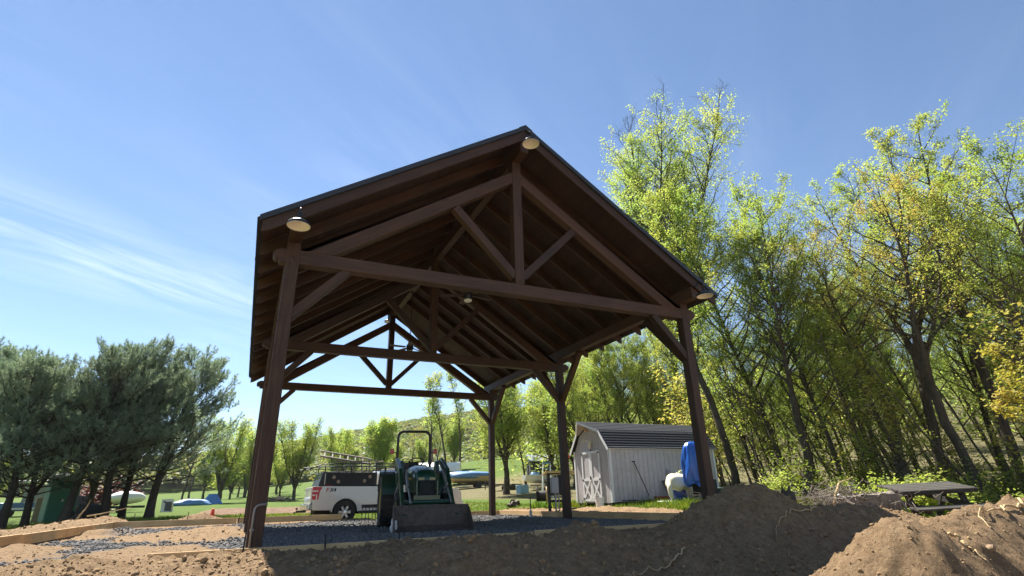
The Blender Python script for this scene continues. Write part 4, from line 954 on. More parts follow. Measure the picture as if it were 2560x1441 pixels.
# things along the shed wall
t = thing('bucket', 'white plastic bucket standing in front of the shed doors', 'bucket', ground(10.92, 7.75))
m = MB(); m.lathe([(.0, 0), (.125, 0), (.15, .36), (.158, .36), (.158, .38), (.142, .38), (.13, .03), (0, .02)], 20); m.build('pail', PLASW, t, smooth=False)
m = MB(); m.tube([(.15*math.cos(a), -.03, .34+.14*math.sin(a)) for a in np.linspace(0, math.pi, 10)], .004, 6); m.build('handle', STEEL, t)
def pole(name, lab, p0, p1, r, mat, cat, head=None):
    p0, p1 = Vector(p0), Vector(p1); m = MB(); m.tube([(0, 0, 0), tuple(p1-p0)], r, 8)
    o = m.build(name, mat, None, smooth=True); o.location = p0; tag(o, lab, cat)
    if head: head(o, p1-p0)
    return o
def shovel_head(o, d):
    m = MB(); m.prism([(-.09, 0), (.09, 0), (.10, -.2), (0, -.28), (-.10, -.2)], lambda a, b: (a, -.01, .02-b*-.0+(.28+b)), lambda a, b: (a, .012, .02+(.28+b))); m.build('blade', STEEL, o)
    m = MB(); m.tube([tuple(d+Vector((-.06, 0, 0))), tuple(d+Vector((.06, 0, 0)))], .018, 8); m.build('grip', BLACKM, o)
z = hzb(12.4, 7.2)
pole('shovel', 'thin long handled shovel leaning against the shed wall', (12.55, 6.98, z), (12.28, 7.42, z+1.38), .016, W_DKGREY, 'shovel', shovel_head)
for x, h, l in ((13.55, .72, 'short dark board leaning on the shed wall nearest the shovel'), (13.85, 1.1, 'longer grey strip of metal leaning on the shed wall')):
    m = MB(); m.beam((0, 0, 0), (-.10, .30, h), .14, .02, (0, -1, .3)); o = m.build('leaning_board', RUST if h < 1 else GREYM, None); o.location = (x, 7.05, z); tag(o, l, 'board')
single('planter_box', 'low reddish planter box at the foot of the shed wall', 'box', mat_basic('terracotta', (.32, .10, .06), .9), lambda m: m.add([(-.4, -.12, 0), (.4, -.12, 0), (.4, .12, 0), (-.4, .12, 0), (-.45, -.15, .2), (.45, -.15, .2), (.45, .15, .2), (-.45, .15, .2)], [(0, 3, 2, 1), (0, 1, 5, 4), (1, 2, 6, 5), (2, 3, 7, 6), (3, 0, 4, 7), (4, 5, 6, 7)]), (13.15, 7.1, z))
# drum with cream cloth bag over it
dx, dy = 12.78, 5.9; z = hzb(dx, dy)
t = thing('blue_drum', 'dark blue plastic drum under a cream cloth bag', 'drum', (dx, dy, z))
m = MB(); m.lathe([(0, 0), (.24, 0), (.27, .03), (.275, .18), (.285, .2), (.285, .24), (.275, .26), (.275, .46), (.25, .5), (0, .5)], 24); m.build('barrel', DRUM, t)
def lumpy(m, rx, ry, rz_, c, seed, n=26, k=16, amp=.12, fr=3.0):
    P = []; q = np.random.default_rng(seed); ph = q.uniform(0, 6.28, 12)
    for i in range(k+1):
        th = math.pi*i/k
        for j in range(n):
            a = 2*math.pi*j/n
            d = 1+amp*(math.sin(fr*a+ph[0]+2*th)*.5+math.sin((fr+2)*a+ph[1]-3*th)*.35+math.sin(5*th+ph[2]+a)*.35)
            P.append((c[0]+rx*d*math.sin(th)*math.cos(a), c[1]+ry*d*math.sin(th)*math.sin(a), c[2]-rz_*d*math.cos(th)))
    m.add(P, [(i*n+j, i*n+(j+1) % n, (i+1)*n+(j+1) % n, (i+1)*n+j) for i in range(k) for j in range(n)])
t = thing('cloth_bag', 'plump cream cloth bag with hanging sleeves slumped over the blue drum', 'bag', (dx-.02, dy-.06, z+.42))
m = MB(); lumpy(m, .42, .36, .30, (0, 0, .18), 3, amp=.10); m.build('sack', CREAM, t, smooth=True)
for s_, l in ((-1, .52), (1, .62)):
    m = MB(); m.tube([(s_*.36, -.05, .18), (s_*.43, -.1, 0), (s_*.42, -.12, -.2), (s_*.36, -.12, .16-l)], [.10, .085, .075, .05], 10); m.build('sleeve', CREAM, t, smooth=True)
m = MB(); m.tube([(.12, 0, .42), (.2, .02, .52), (.32, .02, .55)], [.07, .06, .05], 8); m.build('neck', mat_basic('olive_cloth', (.35, .36, .16), .9), t, smooth=True)
single('white_sheet', 'crumpled white plastic sheet lying on the grass left of the drum', 'sheet', PLASW, lambda m: lumpy(m, .62, .2, .045, (0, 0, .03), 8, amp=.5), (12.75, 5.9, hzb(12.75, 5.9)), R(4), smooth=True)
single('pallet', 'flat pale board lying on the grass right of the drum', 'board', W_FORM, lambda m: m.box((0, 0, .04), (.8, .3, .04)), (14.2, 5.9, hzb(14.2, 5.9)), .1)
# tall tarp covered object
tx, ty = 13.22, 5.15; z = hzb(tx, ty)
def tarp_mesh(m):
    q = np.random.default_rng(4); n, k = 56, 30; P = []
    prof = [(.05, 1.86), (.20, 1.82), (.30, 1.70), (.36, 1.5), (.40, 1.25), (.43, 1.0), (.45, .8), (.44, .62), (.42, .5)]
    pr = np.array(prof); tt = np.linspace(0, 1, len(pr)); ti = np.linspace(0, 1, k)
    rr = np.interp(ti, tt, pr[:, 0]); zz_ = np.interp(ti, tt, pr[:, 1])
    for i in range(k):
        for j in range(n):
            a = 2*math.pi*j/n; s = ti[i]
            f = 1+s*(.13*math.sin(7*a+3*s)+.09*math.sin(11*a-6*s+1)+.08*math.sin(4*a+9*s)+.05*math.sin(17*a+14*s))
            P.append((rr[i]*f*1.1*math.cos(a)+.10*s-.05, rr[i]*f*.85*math.sin(a), zz_[i]+.05*s*math.sin(5*a+2)))
    m.add(P, [(i*n+j, (i+1)*n+j, (i+1)*n+(j+1) % n, i*n+(j+1) % n) for i in range(k-1) for j in range(n)]+[tuple(range(n))])
t = thing('tarp_cover', 'shiny blue tarpaulin draped over a tall object behind the front right post', 'tarp', (tx-.24, ty, z), scale=(.95, .9, 1)); m = MB(); tarp_mesh(m); m.build('sheet', BLUET, t, smooth=True)
m = MB(); m.tube([(-.3, -.3, .62), (.0, -.42, .55), (.3, -.3, .66)], .012, 6); m.build('cord', BLACKM, t)
t = thing('grill_cart', 'dark grey cart whose base shows below the blue tarpaulin', 'cart', (tx+.05, ty, z)); m = MB(); m.box((0, 0, .42), (.62, .46, .5)); m.build('cabinet', BLACKM, t)
for a, b in ((-.27, -.19), (.27, -.19), (-.27, .19), (.27, .19)): m = MB(); m.box((a, b, .09), (.05, .05, .18)); m.build('leg', BLACKM, t)
single('grey_bin', 'grey green plastic bin beside the blue tarpaulin', 'bin', mat_basic('bin_grey', (.10, .13, .11), .6), lambda m: m.add([(-.2, -.2, 0), (.2, -.2, 0), (.2, .2, 0), (-.2, .2, 0), (-.26, -.26, .42), (.26, -.26, .42), (.26, .26, .42), (-.26, .26, .42)], [(0, 3, 2, 1), (0, 1, 5, 4), (1, 2, 6, 5), (2, 3, 7, 6), (3, 0, 4, 7), (4, 5, 6, 7)]), (13.9, 5.2, z), .2, bevel=.02)
pole('green_stake', 'bright green plastic stake leaning below the blue tarpaulin', (13.0, 4.72, hzb(13.4, 4.7)), (13.2, 4.85, hzb(13.4, 4.7)+.6), .02, mat_basic('lime_plastic', (.10, .62, .05), .5), 'stake')
single('round_lid', 'pale round lid leaning between the cream bag and the tarpaulin', 'lid', PLASW, lambda m: m.lathe([(.0, .0), (.12, .0), (.14, .02), (.12, .04), (0, .05)], 18, Matrix.Rotation(R(75), 4, 'X')), (12.80, 5.42, z+.98))
single('black_bag', 'black rubbish bag between the cream bag and the tarpaulin', 'bag', BLACKM, lambda m: lumpy(m, .24, .2, .48, (0, 0, .46), 12), (13.5, 5.95, z), smooth=True)
for k, (x, y, l) in enumerate(((11.72, 6.95, 'small rusty frame lying in the grass by the shed corner'), (12.5, 4.6, 'cluster of dark weed stalks on the dirt edge in front of the shed'))):
    if k == 0: single('rusty_frame', l, 'frame', RUST, lambda m: (m.tube([(-.25, 0, .02), (-.2, 0, .16), (.25, 0, .16), (.3, 0, .02)], .02, 6), m.tube([(-.2, .3, .16), (.25, .3, .14), (.25, 0, .16)], .02, 6)), ground(x, y), .2)
    else: single('weed_stalks', l, 'plant', TWIG, lambda m: [m.tube([(random.uniform(-.5, .5), random.uniform(-.1, .1), 0), (random.uniform(-.6, .6), 0, .2), (random.uniform(-.7, .7), .1, random.uniform(.2, .4))], [.012, .009, .004], 5) for _ in range(14)], ground(x, y))

# electrical box on posts
t = thing('electrical_box_stand', 'grey electrical box and panel mounted on wooden posts beside the middle right post', 'electrical box', ground(9.75, 8.6), R(-12))
for x in (-.30, .30): m = MB(); m.beam((x, 0, -.2), (x, 0, 1.18), .09, .09, (0, 1, 0)); m.build('post', W_GREY, t)
m = MB(); m.box((0, -.0, 1.20), (.74, .2, .035)); m.build('cap_board', W_DKGREY, t)
m = MB(); m.box((-.12, -.10, .82), (.26, .12, .52)); m.build('meter_box', GREYM, t, bevel=.01)
m = MB(); m.box((.13, -.06, .85), (.24, .06, .62)); m.build('back_panel', BLACKM, t)
for z in (.30, .52): m = MB(); m.box((0, .05, z), (.64, .03, .09)); m.build('rail', W_GREY, t)
m = MB(); m.tube([(-.1, -.08, .56), (-.1, -.08, -.1)], .03, 8); m.tube([(.02, -.06, .55), (.02, -.05, -.1)], .022, 8); m.build('conduit', GREYM, t)
t = thing('water_riser', 'thin upright pipe with a white cap between the two rear right posts', 'pipe', ground(8.75, 8.75)); m = MB(); m.tube([(0, 0, -.1), (0, 0, .62)], .018, 8); m.build('rod', BLACKM, t)
m = MB(); m.tube([(0, 0, -.05), (0, 0, .2)], .05, 12); m.build('sleeve', STEEL, t)
# picnic table tilted on the rough ground
t = thing('picnic_table', 'old dark wooden picnic table standing behind the dirt heap', 'picnic table', (13.5, -1.25, -.06), rot=(R(11), R(-1.5), R(-24)), scale=.9)
for k in range(5): m = MB(); m.box((0, -.34+.17*k, .76), (1.85, .15, .045)); m.build('top_plank', W_GREY, t, bevel=.006, seg=1)
for s in (-1, 1):
    for k in range(2): m = MB(); m.box((0, s*(.68+.15*k), .45), (1.9, .135, .045)); m.build('bench_plank', W_GREY, t, bevel=.006, seg=1)
    m = MB(); m.box((s*.62, 0, .405), (.05, 1.7, .13)); m.build('bench_beam', W_DKGREY, t)
    m = MB(); m.box((s*.62, 0, .69), (.05, .78, .13)); m.build('top_beam', W_DKGREY, t)
    for q in (-1, 1): m = MB(); m.beam((s*.66, q*.20, .73), (s*.66, q*.62, -.2), .05, .15, (1, 0, 0)); m.build('leg', W_DKGREY, t)
m = MB(); m.box((0, -.44, .73), (1.85, .03, .09)); m.build('apron', W_DKGREY, t)
# brush pile, root mat, stump, roots, stones on the heaps
def brush(m):
    q = np.random.default_rng(9)
    for k in range(420):
        c = q.normal(0, 1, 3)*np.array((.55, .3, .16))+np.array((0, 0, .24)); d = q.normal(0, 1, 3)*np.array((1, .7, .5)); d /= np.linalg.norm(d); l = q.uniform(.15, .6); b = q.normal(0, .06, 3)
        m.tube([c-d*l/2, c+b, c+d*l/2], [q.uniform(.004, .010)]*2+[.003], 4, cap=False)
single('brush_pile', 'tangled heap of pale dry roots and twigs on the dirt beside the root mat', 'brush pile', TWIG, brush, (10.95, -1.0, .13), R(-20))
bpy.data.objects['brush_pile']['kind'] = 'thing'
def rootmat(m):
    q = np.random.default_rng(19); n = 16
    P = []
    for i in range(n+1):
        for j in range(7):
            P.append((-.55+1.1*i/n+q.normal(0, .02), -.28+.56*j/6+q.normal(0, .02), .34+.08*i/n+q.normal(0, .022)))
    m.add(P, [(i*7+j, (i+1)*7+j, (i+1)*7+j+1, i*7+j+1) for i in range(n) for j in range(6)])
    for e in range(260):
        x = q.uniform(-.55, .55); s = q.choice([-.28, .28]); z = .34+.08*(x+.75)/1.5
        m.tube([(x, s, z), (x+q.normal(0, .04), s*1.08, z*.6), (x+q.normal(0, .07), s*1.1+q.normal(0, .05), q.uniform(-.05, .1))], [.02, .014, .006], 4, cap=False)
    m.box((0, 0, .17), (1.06, .5, .30))
single('root_mat', 'flat topped slab of soil and hanging roots between brush pile and picnic table', 'root mat', ROOTM if False else TWIG, rootmat, (11.35, -1.25, .10), R(-28))
single('tree_stump', 'small ragged stump on the crest of the shaded heap', 'stump', BARK, lambda m: (m.tube([(0, 0, -.2), (0, 0, .08), (.02, 0, .24)], [.16, .13, .11], 9), m.tube([(.05, 0, .2), (.09, 0, .34)], [.05, .01], 5), m.tube([(-.06, .02, .2), (-.1, 0, .33)], [.05, .01], 5)), (8.55, -1.75, .36))
single('cut_stump', 'brown cut stump standing at the wood edge behind the shaded heap', 'stump', BARK, lambda m: m.tube([(0, 0, -.2), (0, 0, .5), (.05, 0, .95)], [.24, .19, .15], 10), at(52.6, 22.0))
def smooth_path(pts, drape, n=26):
    P = np.array(pts, float); t = np.linspace(0, len(P)-1, n); q = np.stack([np.interp(t, np.arange(len(P)), P[:, i]) for i in range(3)], -1)
    for _ in range(3): q[1:-1] = (q[:-2]+2*q[1:-1]+q[2:])/4
    q[:, :2] += np.cumsum(np.random.default_rng(int(abs(P[0, 0])*99)).normal(0, .012, (n, 2)), 0)
    if drape: q[:, 2] = H(q[:, 0], q[:, 1])+.022+.02*np.sin(np.arange(n)*.9)**2
    return q
def root(name, lab, pts, r0, mat=ROOTM, cat='root', drape=None):
    if drape is None: drape = cat == 'root'
    pts = smooth_path(pts, drape); p0 = Vector(pts[0]); m = MB(); k = len(pts); m.tube([tuple(Vector(p)-p0) for p in pts], [r0*(1-.75*i/(k-1)) for i in range(k)], 7); o = m.build(name, mat, None, smooth=True); o.location = p0; return tag(o, lab, cat)
def onh(x, y, dz=0): return (x, y, hz(x, y)+dz)
root('root', 'long pale crooked root lying across the sunlit heap at right', [onh(7.3, -5.65), onh(6.9, -5.8), onh(6.5, -5.8), onh(6.2, -5.95), onh(5.8, -5.95), onh(5.55, -6.15)], .015)
root('root', 'thin forked root below the long root on the sunlit heap', [onh(6.9, -5.95), onh(6.5, -6.0), onh(6.2, -6.1), onh(5.95, -6.2)], .009)
root('root', 'short curved root on the sunlit heap near the bottom frame edge', [onh(4.75, -6.2), onh(4.7, -6.3), onh(4.72, -6.4)], .012)
root('root', 'bleached bare stick rising out of the brush pile', [(10.55, -1.15, .35), (10.9, -1.05, .60), (11.2, -.95, .74), (11.5, -.9, .80), (11.75, -.8, .86)], .03, ROOTM, 'stick')
root('root', 'white peeled stick leaning at the left of the brush pile', [(9.95, -1.75, .52), (10.2, -1.8, .36), (10.5, -1.9, .12)], .022, mat_basic('peeled_wood', (.55, .5, .42), .8), 'stick')
root('root', 'long thin root trailing over the shaded heap below the front right post', [onh(8.0, -2.7, .03), onh(7.3, -3.1, .04), onh(6.6, -3.2, .03), onh(6.0, -3.5, .02)], .014)
root('root', 'thin root hanging down the shaded foreground bank', [onh(4.6, -3.4, .03), onh(4.2, -3.7, .03), onh(3.7, -3.8, .03), onh(3.2, -4.1, .02)], .012)
root('root', 'forked stick poking up from the left dirt heap', [(-4.55, 12.2, .35), (-4.5, 12.2, .62), (-4.42, 12.2, .88)], .03, ROOTM, 'stick')
root('root', 'stick lying across the left dirt heap', [(-4.4, 12.4, .42), (-3.9, 12.5, .52), (-3.4, 12.5, .66)], .022, ROOTM, 'stick')
def stone(x, y, r, lab, sc=(1, 1, .6), dz=.3):
    m = MB(); m.ball((0, 0, 0), r, 10, 7, sc, .22); o = m.build('stone', STONE, None); o.location = onh(x, y, 0); o.rotation_euler = (random.uniform(-.3, .3), random.uniform(-.3, .3), random.uniform(0, 6)); return tag(o, lab, 'stone')
stone(4.8, -6.12, .055, 'flat overturned slab of clay on the sunlit heap', (1.2, .7, .35))
stone(5.0, -6.35, .045, 'pale broken stone low on the sunlit heap at the bottom right')
stone(6.4, -5.85, .05, 'large clay lump on the crest of the sunlit heap', (1.1, 1, .8))
stone(.05, -4.0, .035, 'small pale stone on the sunlit dirt left of the shadow', (1, 1, .8))
# ------------------------------------------------------------------ tractor with loader (faces the camera, -Y)
trac = thing('loader_tractor', 'green compact tractor with front loader bucket and black roll bar under the pavilion', 'tractor', (3.92, 6.15, .0), R(-7.5))
def tp(name, mat, fn, parent=None, **k): return part(name, mat, parent or trac, fn, **k)
def wheel(x, y, r, wd, rim_r, lugs, lab):
    m = MB(); Mx = Matrix.Translation((x, y, r)) @ Matrix.Rotation(R(90), 4, 'Y')
    m.lathe([(rim_r, -wd*.38), (r*.80, -wd*.5), (r*.95, -wd*.46), (r*.97, -wd*.3), (r*.97, wd*.3), (r*.95, wd*.46), (r*.80, wd*.5), (rim_r, wd*.38)], 36, Mx)
    for k in range(lugs):
        a = 2*math.pi*k/lugs
        for s in (-1, 1):
            a2 = a+(math.pi/lugs if s > 0 else 0)
            def q(t, ax, rr): return Mx @ Vector((rr*math.cos(t), rr*math.sin(t), ax))
            da = .10
            P = [q(a2-.035, s*wd*.48, r*.93), q(a2+.035, s*wd*.48, r*.93), q(a2+da+.03, 0, r*.96), q(a2+da-.03, 0, r*.96), q(a2-.025, s*wd*.49, r*1.0), q(a2+.025, s*wd*.49, r*1.0), q(a2+da+.02, 0, r*1.015), q(a2+da-.02, 0, r*1.015)]
            m.add(P, [(4, 5, 6, 7), (0, 1, 5, 4), (1, 2, 6, 5), (2, 3, 7, 6), (3, 0, 4, 7)])
    wl = m.build(lab, RUBBER, trac)
    for s in (-1, 1):
        m = MB(); m.lathe([(rim_r*1.02, s*wd*.40), (rim_r*.93, s*wd*.36), (rim_r*.85, s*wd*.2), (rim_r*.4, s*wd*.12), (rim_r*.36, s*wd*.2), (.0, s*wd*.22)], 30, Mx); m.build('rim', YELLOW, wl, smooth=False)
for s in (-1, 1): wheel(s*.70, 0, .64, .40, .36, 16, 'rear_wheel')
for s in (-1, 1): wheel(s*.56, -1.78, .385, .24, .22, 14, 'front_wheel')
tp('rear_axle', BLACKM, lambda m: (m.tube([(-.6, 0, .64), (.6, 0, .64)], .10, 12), m.box((0, -.25, .62), (.42, .9, .42))), bevel=.02)
tp('engine_block', BLACKM, lambda m: m.box((0, -1.2, .72), (.36, 1.5, .4)), bevel=.02)
tp('front_axle', BLACKM, lambda m: (m.box((0, -1.78, .45), (.95, .12, .13)), m.box((0, -1.95, .52), (.5, .3, .24))), bevel=.01)
# hood: rounded sections from dash to nose
def hood(m):
    secs = [(-.55, .30, .82, 1.46), (-1.0, .30, .82, 1.45), (-1.5, .29, .80, 1.39), (-1.95, .275, .78, 1.30), (-2.12, .25, .80, 1.22), (-2.17, .22, .84, 1.12)]
    P = []; n = 14
    for y, hw, z0, z1 in secs:
        for j in range(n):
            t = j/(n-1); a = math.pi*t
            x = -hw*np.sign(math.cos(a))*abs(math.cos(a))**.45; zc = z0+(z1-z0)*abs(math.sin(a))**.42
            P.append((x, y, zc))
    m.add(P, [(i*n+j, i*n+j+1, (i+1)*n+j+1, (i+1)*n+j) for i in range(len(secs)-1) for j in range(n-1)]+[tuple(range((len(secs)-1)*n, len(secs)*n)), tuple(range(n))[::-1]])
hd = tp('hood', GREEN, hood, smooth=True)
for s in (-1, 1): tp('hood_stripe', YELLOW, lambda m: m.beam((s*.304, -.65, 1.16), (s*.292, -1.75, 1.10), .008, .05))
tp('grille', BLACKM, lambda m: (m.box((0, -2.15, .88), (.42, .04, .36)), [m.box((0, -2.175, .74+.045*k), (.38, .012, .015)) for k in range(7)]), bevel=.005)
for s in (-1, 1): tp('headlight', mat_basic('amber_lens', (.30, .27, .12), .3), lambda m: m.box((s*.13, -2.176, 1.085), (.14, .03, .065)), bevel=.01)
tp('nose_guard', GREEN, lambda m: (m.box((0, -2.22, .62), (.62, .06, .22)), m.box((-.24, -2.23, .8), (.04, .05, .5)), m.box((.24, -2.23, .8), (.04, .05, .5))), bevel=.01)
tp('dashboard', BLACKM, lambda m: m.box((0, -.50, 1.26), (.5, .22, .46)), bevel=.04)
tp('steering_wheel', BLACK, lambda m: (m.tube([(.20*math.cos(a), -.28+.17*math.sin(a), 1.58-.09*math.sin(a)) for a in np.linspace(0, 2*math.pi, 22)[:-1]], .016, 8, closed=True), m.tube([(0, -.28, 1.58), (0, -.45, 1.35)], .022, 8), m.tube([(-.19, -.28, 1.58), (.19, -.28, 1.58)], .012, 6), m.tube([(0, -.28, 1.58), (0, -.10, 1.49)], .012, 6)))
tp('seat', mat_basic('brown_vinyl', (.05, .03, .022), .6), lambda m: (m.box((-.05, .15, 1.08), (.46, .42, .12)), m.box((-.05, .36, 1.36), (.44, .12, .5))), bevel=.05, seg=3)
tp('platform', BLACKM, lambda m: m.box((0, -.25, .80), (1.0, .75, .05)))
for s in (-1, 1):
    def fend(m):
        n = 12; P = []
        for i in range(n+1):
            a = R(200-172*i/n) if False else R(20+150*i/n)
            y, z = .0-.74*math.cos(a)*-1, .64+.74*math.sin(a)
            for x in (.36, .90): P.append((s*x, y, z))
            for x in (.36, .90): P.append((s*x, y*.965, .64+(z-.64)*.965))
        F = []
        for i in range(n):
            b = i*4; c = b+4; F += [(b, b+1, c+1, c), (b+2, c+2, c+3, b+3), (b, c, c+2, b+2), (b+1, b+3, c+3, c+1)]
        m.add(P, F+[(0, 2, 3, 1), (n*4, n*4+1, n*4+3, n*4+2)])
        m.prism([(-.62, .82), (-.1, .82), (.55, .95), (.5, 1.25), (.3, 1.36), (-.25, 1.36), (-.55, 1.15)], lambda a, b: (s*.36, a, b), lambda a, b: (s*.38, a, b))
    tp('fender', GREEN, fend)
    tp('step_panel', GREEN, lambda m: m.prism([(-.62, .5), (-.40, .5), (-.36, 1.35), (-.66, 1.3)], lambda a, b: (s*.40, a, b), lambda a, b: (s*.56, a, b)), bevel=.02)
    tp('grab_handle', BLACK, lambda m: m.tube([(s*.78, -.2, 1.34), (s*.78, -.2, 1.48), (s*.78, .12, 1.5), (s*.78, .12, 1.36)], .014, 8))
# roll bar
def rollbar(m):
    pts = [(-.46, .28, .70), (-.46, .28, 1.5), (-.445, .28, 2.28)]+[(-.445+.16-.16*math.cos(a), .28, 2.28+.16*math.sin(a)) for a in np.linspace(.2, math.pi/2, 6)]
    pts += [(-p[0], p[1], p[2]) for p in pts[::-1]]
    m.tube(pts, .036, 10)
tp('roll_bar', BLACK, rollbar, smooth=True)
for s in (-1, 1):
    tp('warning_light', REDL, lambda m: (m.box((s*.60, .27, 1.90), (.11, .06, .13))), bevel=.02)
    tp('light_bracket', BLACK, lambda m: m.beam((s*.46, .28, 1.86), (s*.58, .28, 1.88), .03, .03))
    tp('bar_hinge', BLACK, lambda m: m.box((s*.46, .28, 1.62), (.10, .09, .13)), bevel=.01)
# loader
for s in (-1, 1):
    tp('loader_mast', GREEN, lambda m: m.prism([(-.95, .55), (-.72, .55), (-.70, 1.40), (-.80, 1.58), (-.95, 1.56), (-1.0, 1.3)], lambda a, b: (s*.40, a, b), lambda a, b: (s*.50, a, b)), bevel=.008)
    tp('loader_arm', GREEN, lambda m: m.prism([(-.72, 1.60), (-.82, 1.46), (-1.6, 1.20), (-2.2, .50), (-2.86, .20), (-2.92, .34), (-2.42, .60), (-1.75, 1.34), (-.9, 1.64)], lambda a, b: (s*.53, a, b), lambda a, b: (s*.61, a, b)), bevel=.01)
    tp('lift_cylinder', STEEL, lambda m: (m.tube([(s*.57, -.92, .70), (s*.57, -1.35, .93)], .04, 10), m.tube([(s*.57, -1.35, .93), (s*.57, -1.68, 1.16)], .022, 8)))
    tp('tilt_cylinder', STEEL, lambda m: (m.tube([(s*.45, -1.75, 1.30), (s*.45, -2.3, .92)], .034, 10), m.tube([(s*.45, -2.3, .92), (s*.45, -2.86, .56)], .02, 8)))
    tp('hose', BLACKM, lambda m: m.tube([(s*.50, -.8, 1.5), (s*.47, -1.2, 1.55), (s*.46, -1.7, 1.40), (s*.50, -2.1, 1.0), (s*.44, -2.4, .9)], .014, 6))
tp('loader_crossbar', GREEN, lambda m: m.tube([(-.55, -2.25, .58), (.55, -2.25, .58)], .05, 12))
def bucket(m):
    out_ = [(-2.86, .50), (-2.90, .10), (-3.05, .015), (-3.50, .005), (-3.50, .02), (-3.08, .035), (-2.93, .12), (-2.89, .50)]
    m.prism(out_, lambda a, b: (-.83, a, b), lambda a, b: (.83, a, b))
    for s in (-1, 1): m.prism([(-2.87, .49), (-2.90, .10), (-3.05, .015), (-3.49, .01), (-3.34, .18), (-3.0, .46)], lambda a, b: (s*.83, a, b), lambda a, b: (s*.815, a, b))
    m.beam((-.83, -2.875, .50), (.83, -2.875, .50), .06, .05)
tp('bucket', RUST, bucket)
# landscape rake on the rear hitch
rake = tp('landscape_rake', RUST, lambda m: (m.beam((-1.25, 1.5, .50), (1.05, 1.5, .50), .09, .09), m.beam((-.3, .5, .6), (-.1, 1.5, .52), .05, .07), m.beam((.3, .5, .6), (.1, 1.5, .52), .05, .07), m.beam((0, .45, 1.0), (0, 1.5, .55), .05, .06)))
for k in range(24):
    x = -1.22+k*.095
    m = MB(); m.tube([(x, 1.5, .46), (x, 1.56, .33), (x, 1.58, .18), (x, 1.50, .06), (x, 1.42, .0)], .011, 6); m.build('tine', RUST, rake)
single('paper_scrap', 'torn pale feed sack lying against the front wheel beside the bucket', 'scrap', PLASW, lambda m: lumpy(m, .07, .05, .13, (0, 0, .11), 31, amp=.4), (2.72, 3.25, 0.0), .3, smooth=True)

# ------------------------------------------------------------------ white pickup (faces +X)
trk = thing('pickup_truck', 'white pickup truck with black bed cap and roof rack parked behind the tractor', 'pickup', (1.98, 14.1, hzb(3, 14.1)-.02), R(1.5))
def kp(name, mat, fn, parent=None, **k): return part(name, mat, parent or trk, fn, **k)
HWD = .99
def arch(cx_, r, n=14, z=.42): return [(cx_+r*math.cos(a), z+r*math.sin(a)) for a in np.linspace(math.pi, 0, n)]
WX0, WX1 = 1.26, 4.96
def body(m):
    low = [(.12, .50)]+[(WX0-.47, .48)]+arch(WX0, .46)+[(WX0+.47, .42), (WX1-.47, .42)]+arch(WX1, .46)+[(5.85, .48), (5.9, .75), (5.86, 1.05), (5.7, 1.16), (4.5, 1.22), (4.35, 1.24), (2.46, 1.27), (2.42, 1.29), (.10, 1.32), (.06, 1.0)]
    m.prism(low, lambda a, b: (a, -HWD+.05*max(0, b-.9), b), lambda a, b: (a, HWD-.05*max(0, b-.9), b))
kp('body', TRUCKW, body, bevel=.02)
def cab(m):
    pr = [(2.44, 1.25), (2.50, 1.80), (2.60, 1.90), (2.9, 1.94), (3.7, 1.95), (3.95, 1.90), (4.62, 1.24)]
    m.prism(pr, lambda a, b: (a, -.955+.26*(b-1.25), b), lambda a, b: (a, .955-.26*(b-1.25), b))
kp('cab', TRUCKW, cab, bevel=.03)
for s in (-1, 1):
    for pl in ([(2.66, 1.32), (2.70, 1.78), (2.76, 1.82), (3.18, 1.83), (3.18, 1.32)], [(3.28, 1.32), (3.28, 1.83), (3.75, 1.83), (3.9, 1.78), (4.3, 1.32)]):
        kp('side_window', GLASS, lambda m: m.prism(pl, lambda a, b: (a, s*(.957-.26*(b-1.25)), b), lambda a, b: (a, s*(.94-.26*(b-1.25)), b)))
    kp('door_handle', BLACKM, lambda m: m.box((3.02, s*.99, 1.10), (.20, .03, .04)))
    kp('mirror', BLACKM, lambda m: m.box((4.2, s*1.1, 1.32), (.1, .2, .2)), bevel=.02)
    for x in (2.52, 3.24, 4.4): kp('door_seam', BLACKM, lambda m: m.box((x, s*(.985), .88), (.012, .012, .74)))
    kp('wheel_arch_lip', TRUCKW, lambda m: m.tube([(p[0], s*.985, p[1]) for p in arch(WX0, .475)], .022, 6))
    kp('rocker_step', BLACKM, lambda m: m.box((3.1, s*.93, .40), (2.7, .14, .08)))
    # tail lamp: red with white bands, wrapped round the corner
    tl = kp('tail_light', REDL, lambda m: m.prism([(.075, .86), (.30, .86), (.33, 1.14), (.40, 1.24), (.40, 1.29), (.075, 1.30)], lambda a, b: (a-.02, s*.955, b), lambda a, b: (a-.02, s*.993-s*.05*max(0, b-.9), b)))
    m = MB()
    for pl in ([(.065, 1.13), (.24, 1.13), (.27, 1.17), (.065, 1.17)], [(.065, .99), (.16, .99), (.16, 1.03), (.065, 1.03)], [(.20, .87), (.225, .87), (.225, 1.05), (.20, 1.05)]): m.prism(pl, lambda a, b: (a, s*.96, b), lambda a, b: (a, s*.9965-s*.05*max(0, b-.9), b))
    m.build('lens_band', WHITE, tl)
def text(body, size, loc, rot, mat, parent, name, ext=.002):
    c = bpy.data.curves.new(name, 'FONT'); c.body = body; c.size = size; c.extrude = ext; c.materials.append(mat); o = bpy.data.objects.new(name, c); col.objects.link(o); o.location = loc; o.rotation_euler = rot; o.parent = parent; c.shear = .15; c.offset = .004
    bpy.context.view_layer.update(); me = bpy.data.meshes.new_from_object(o.evaluated_get(bpy.context.evaluated_depsgraph_get())); q = bpy.data.objects.new(name, me); col.objects.link(q); q.location = loc; q.rotation_euler = rot; q.parent = parent
    bpy.data.objects.remove(o); return q
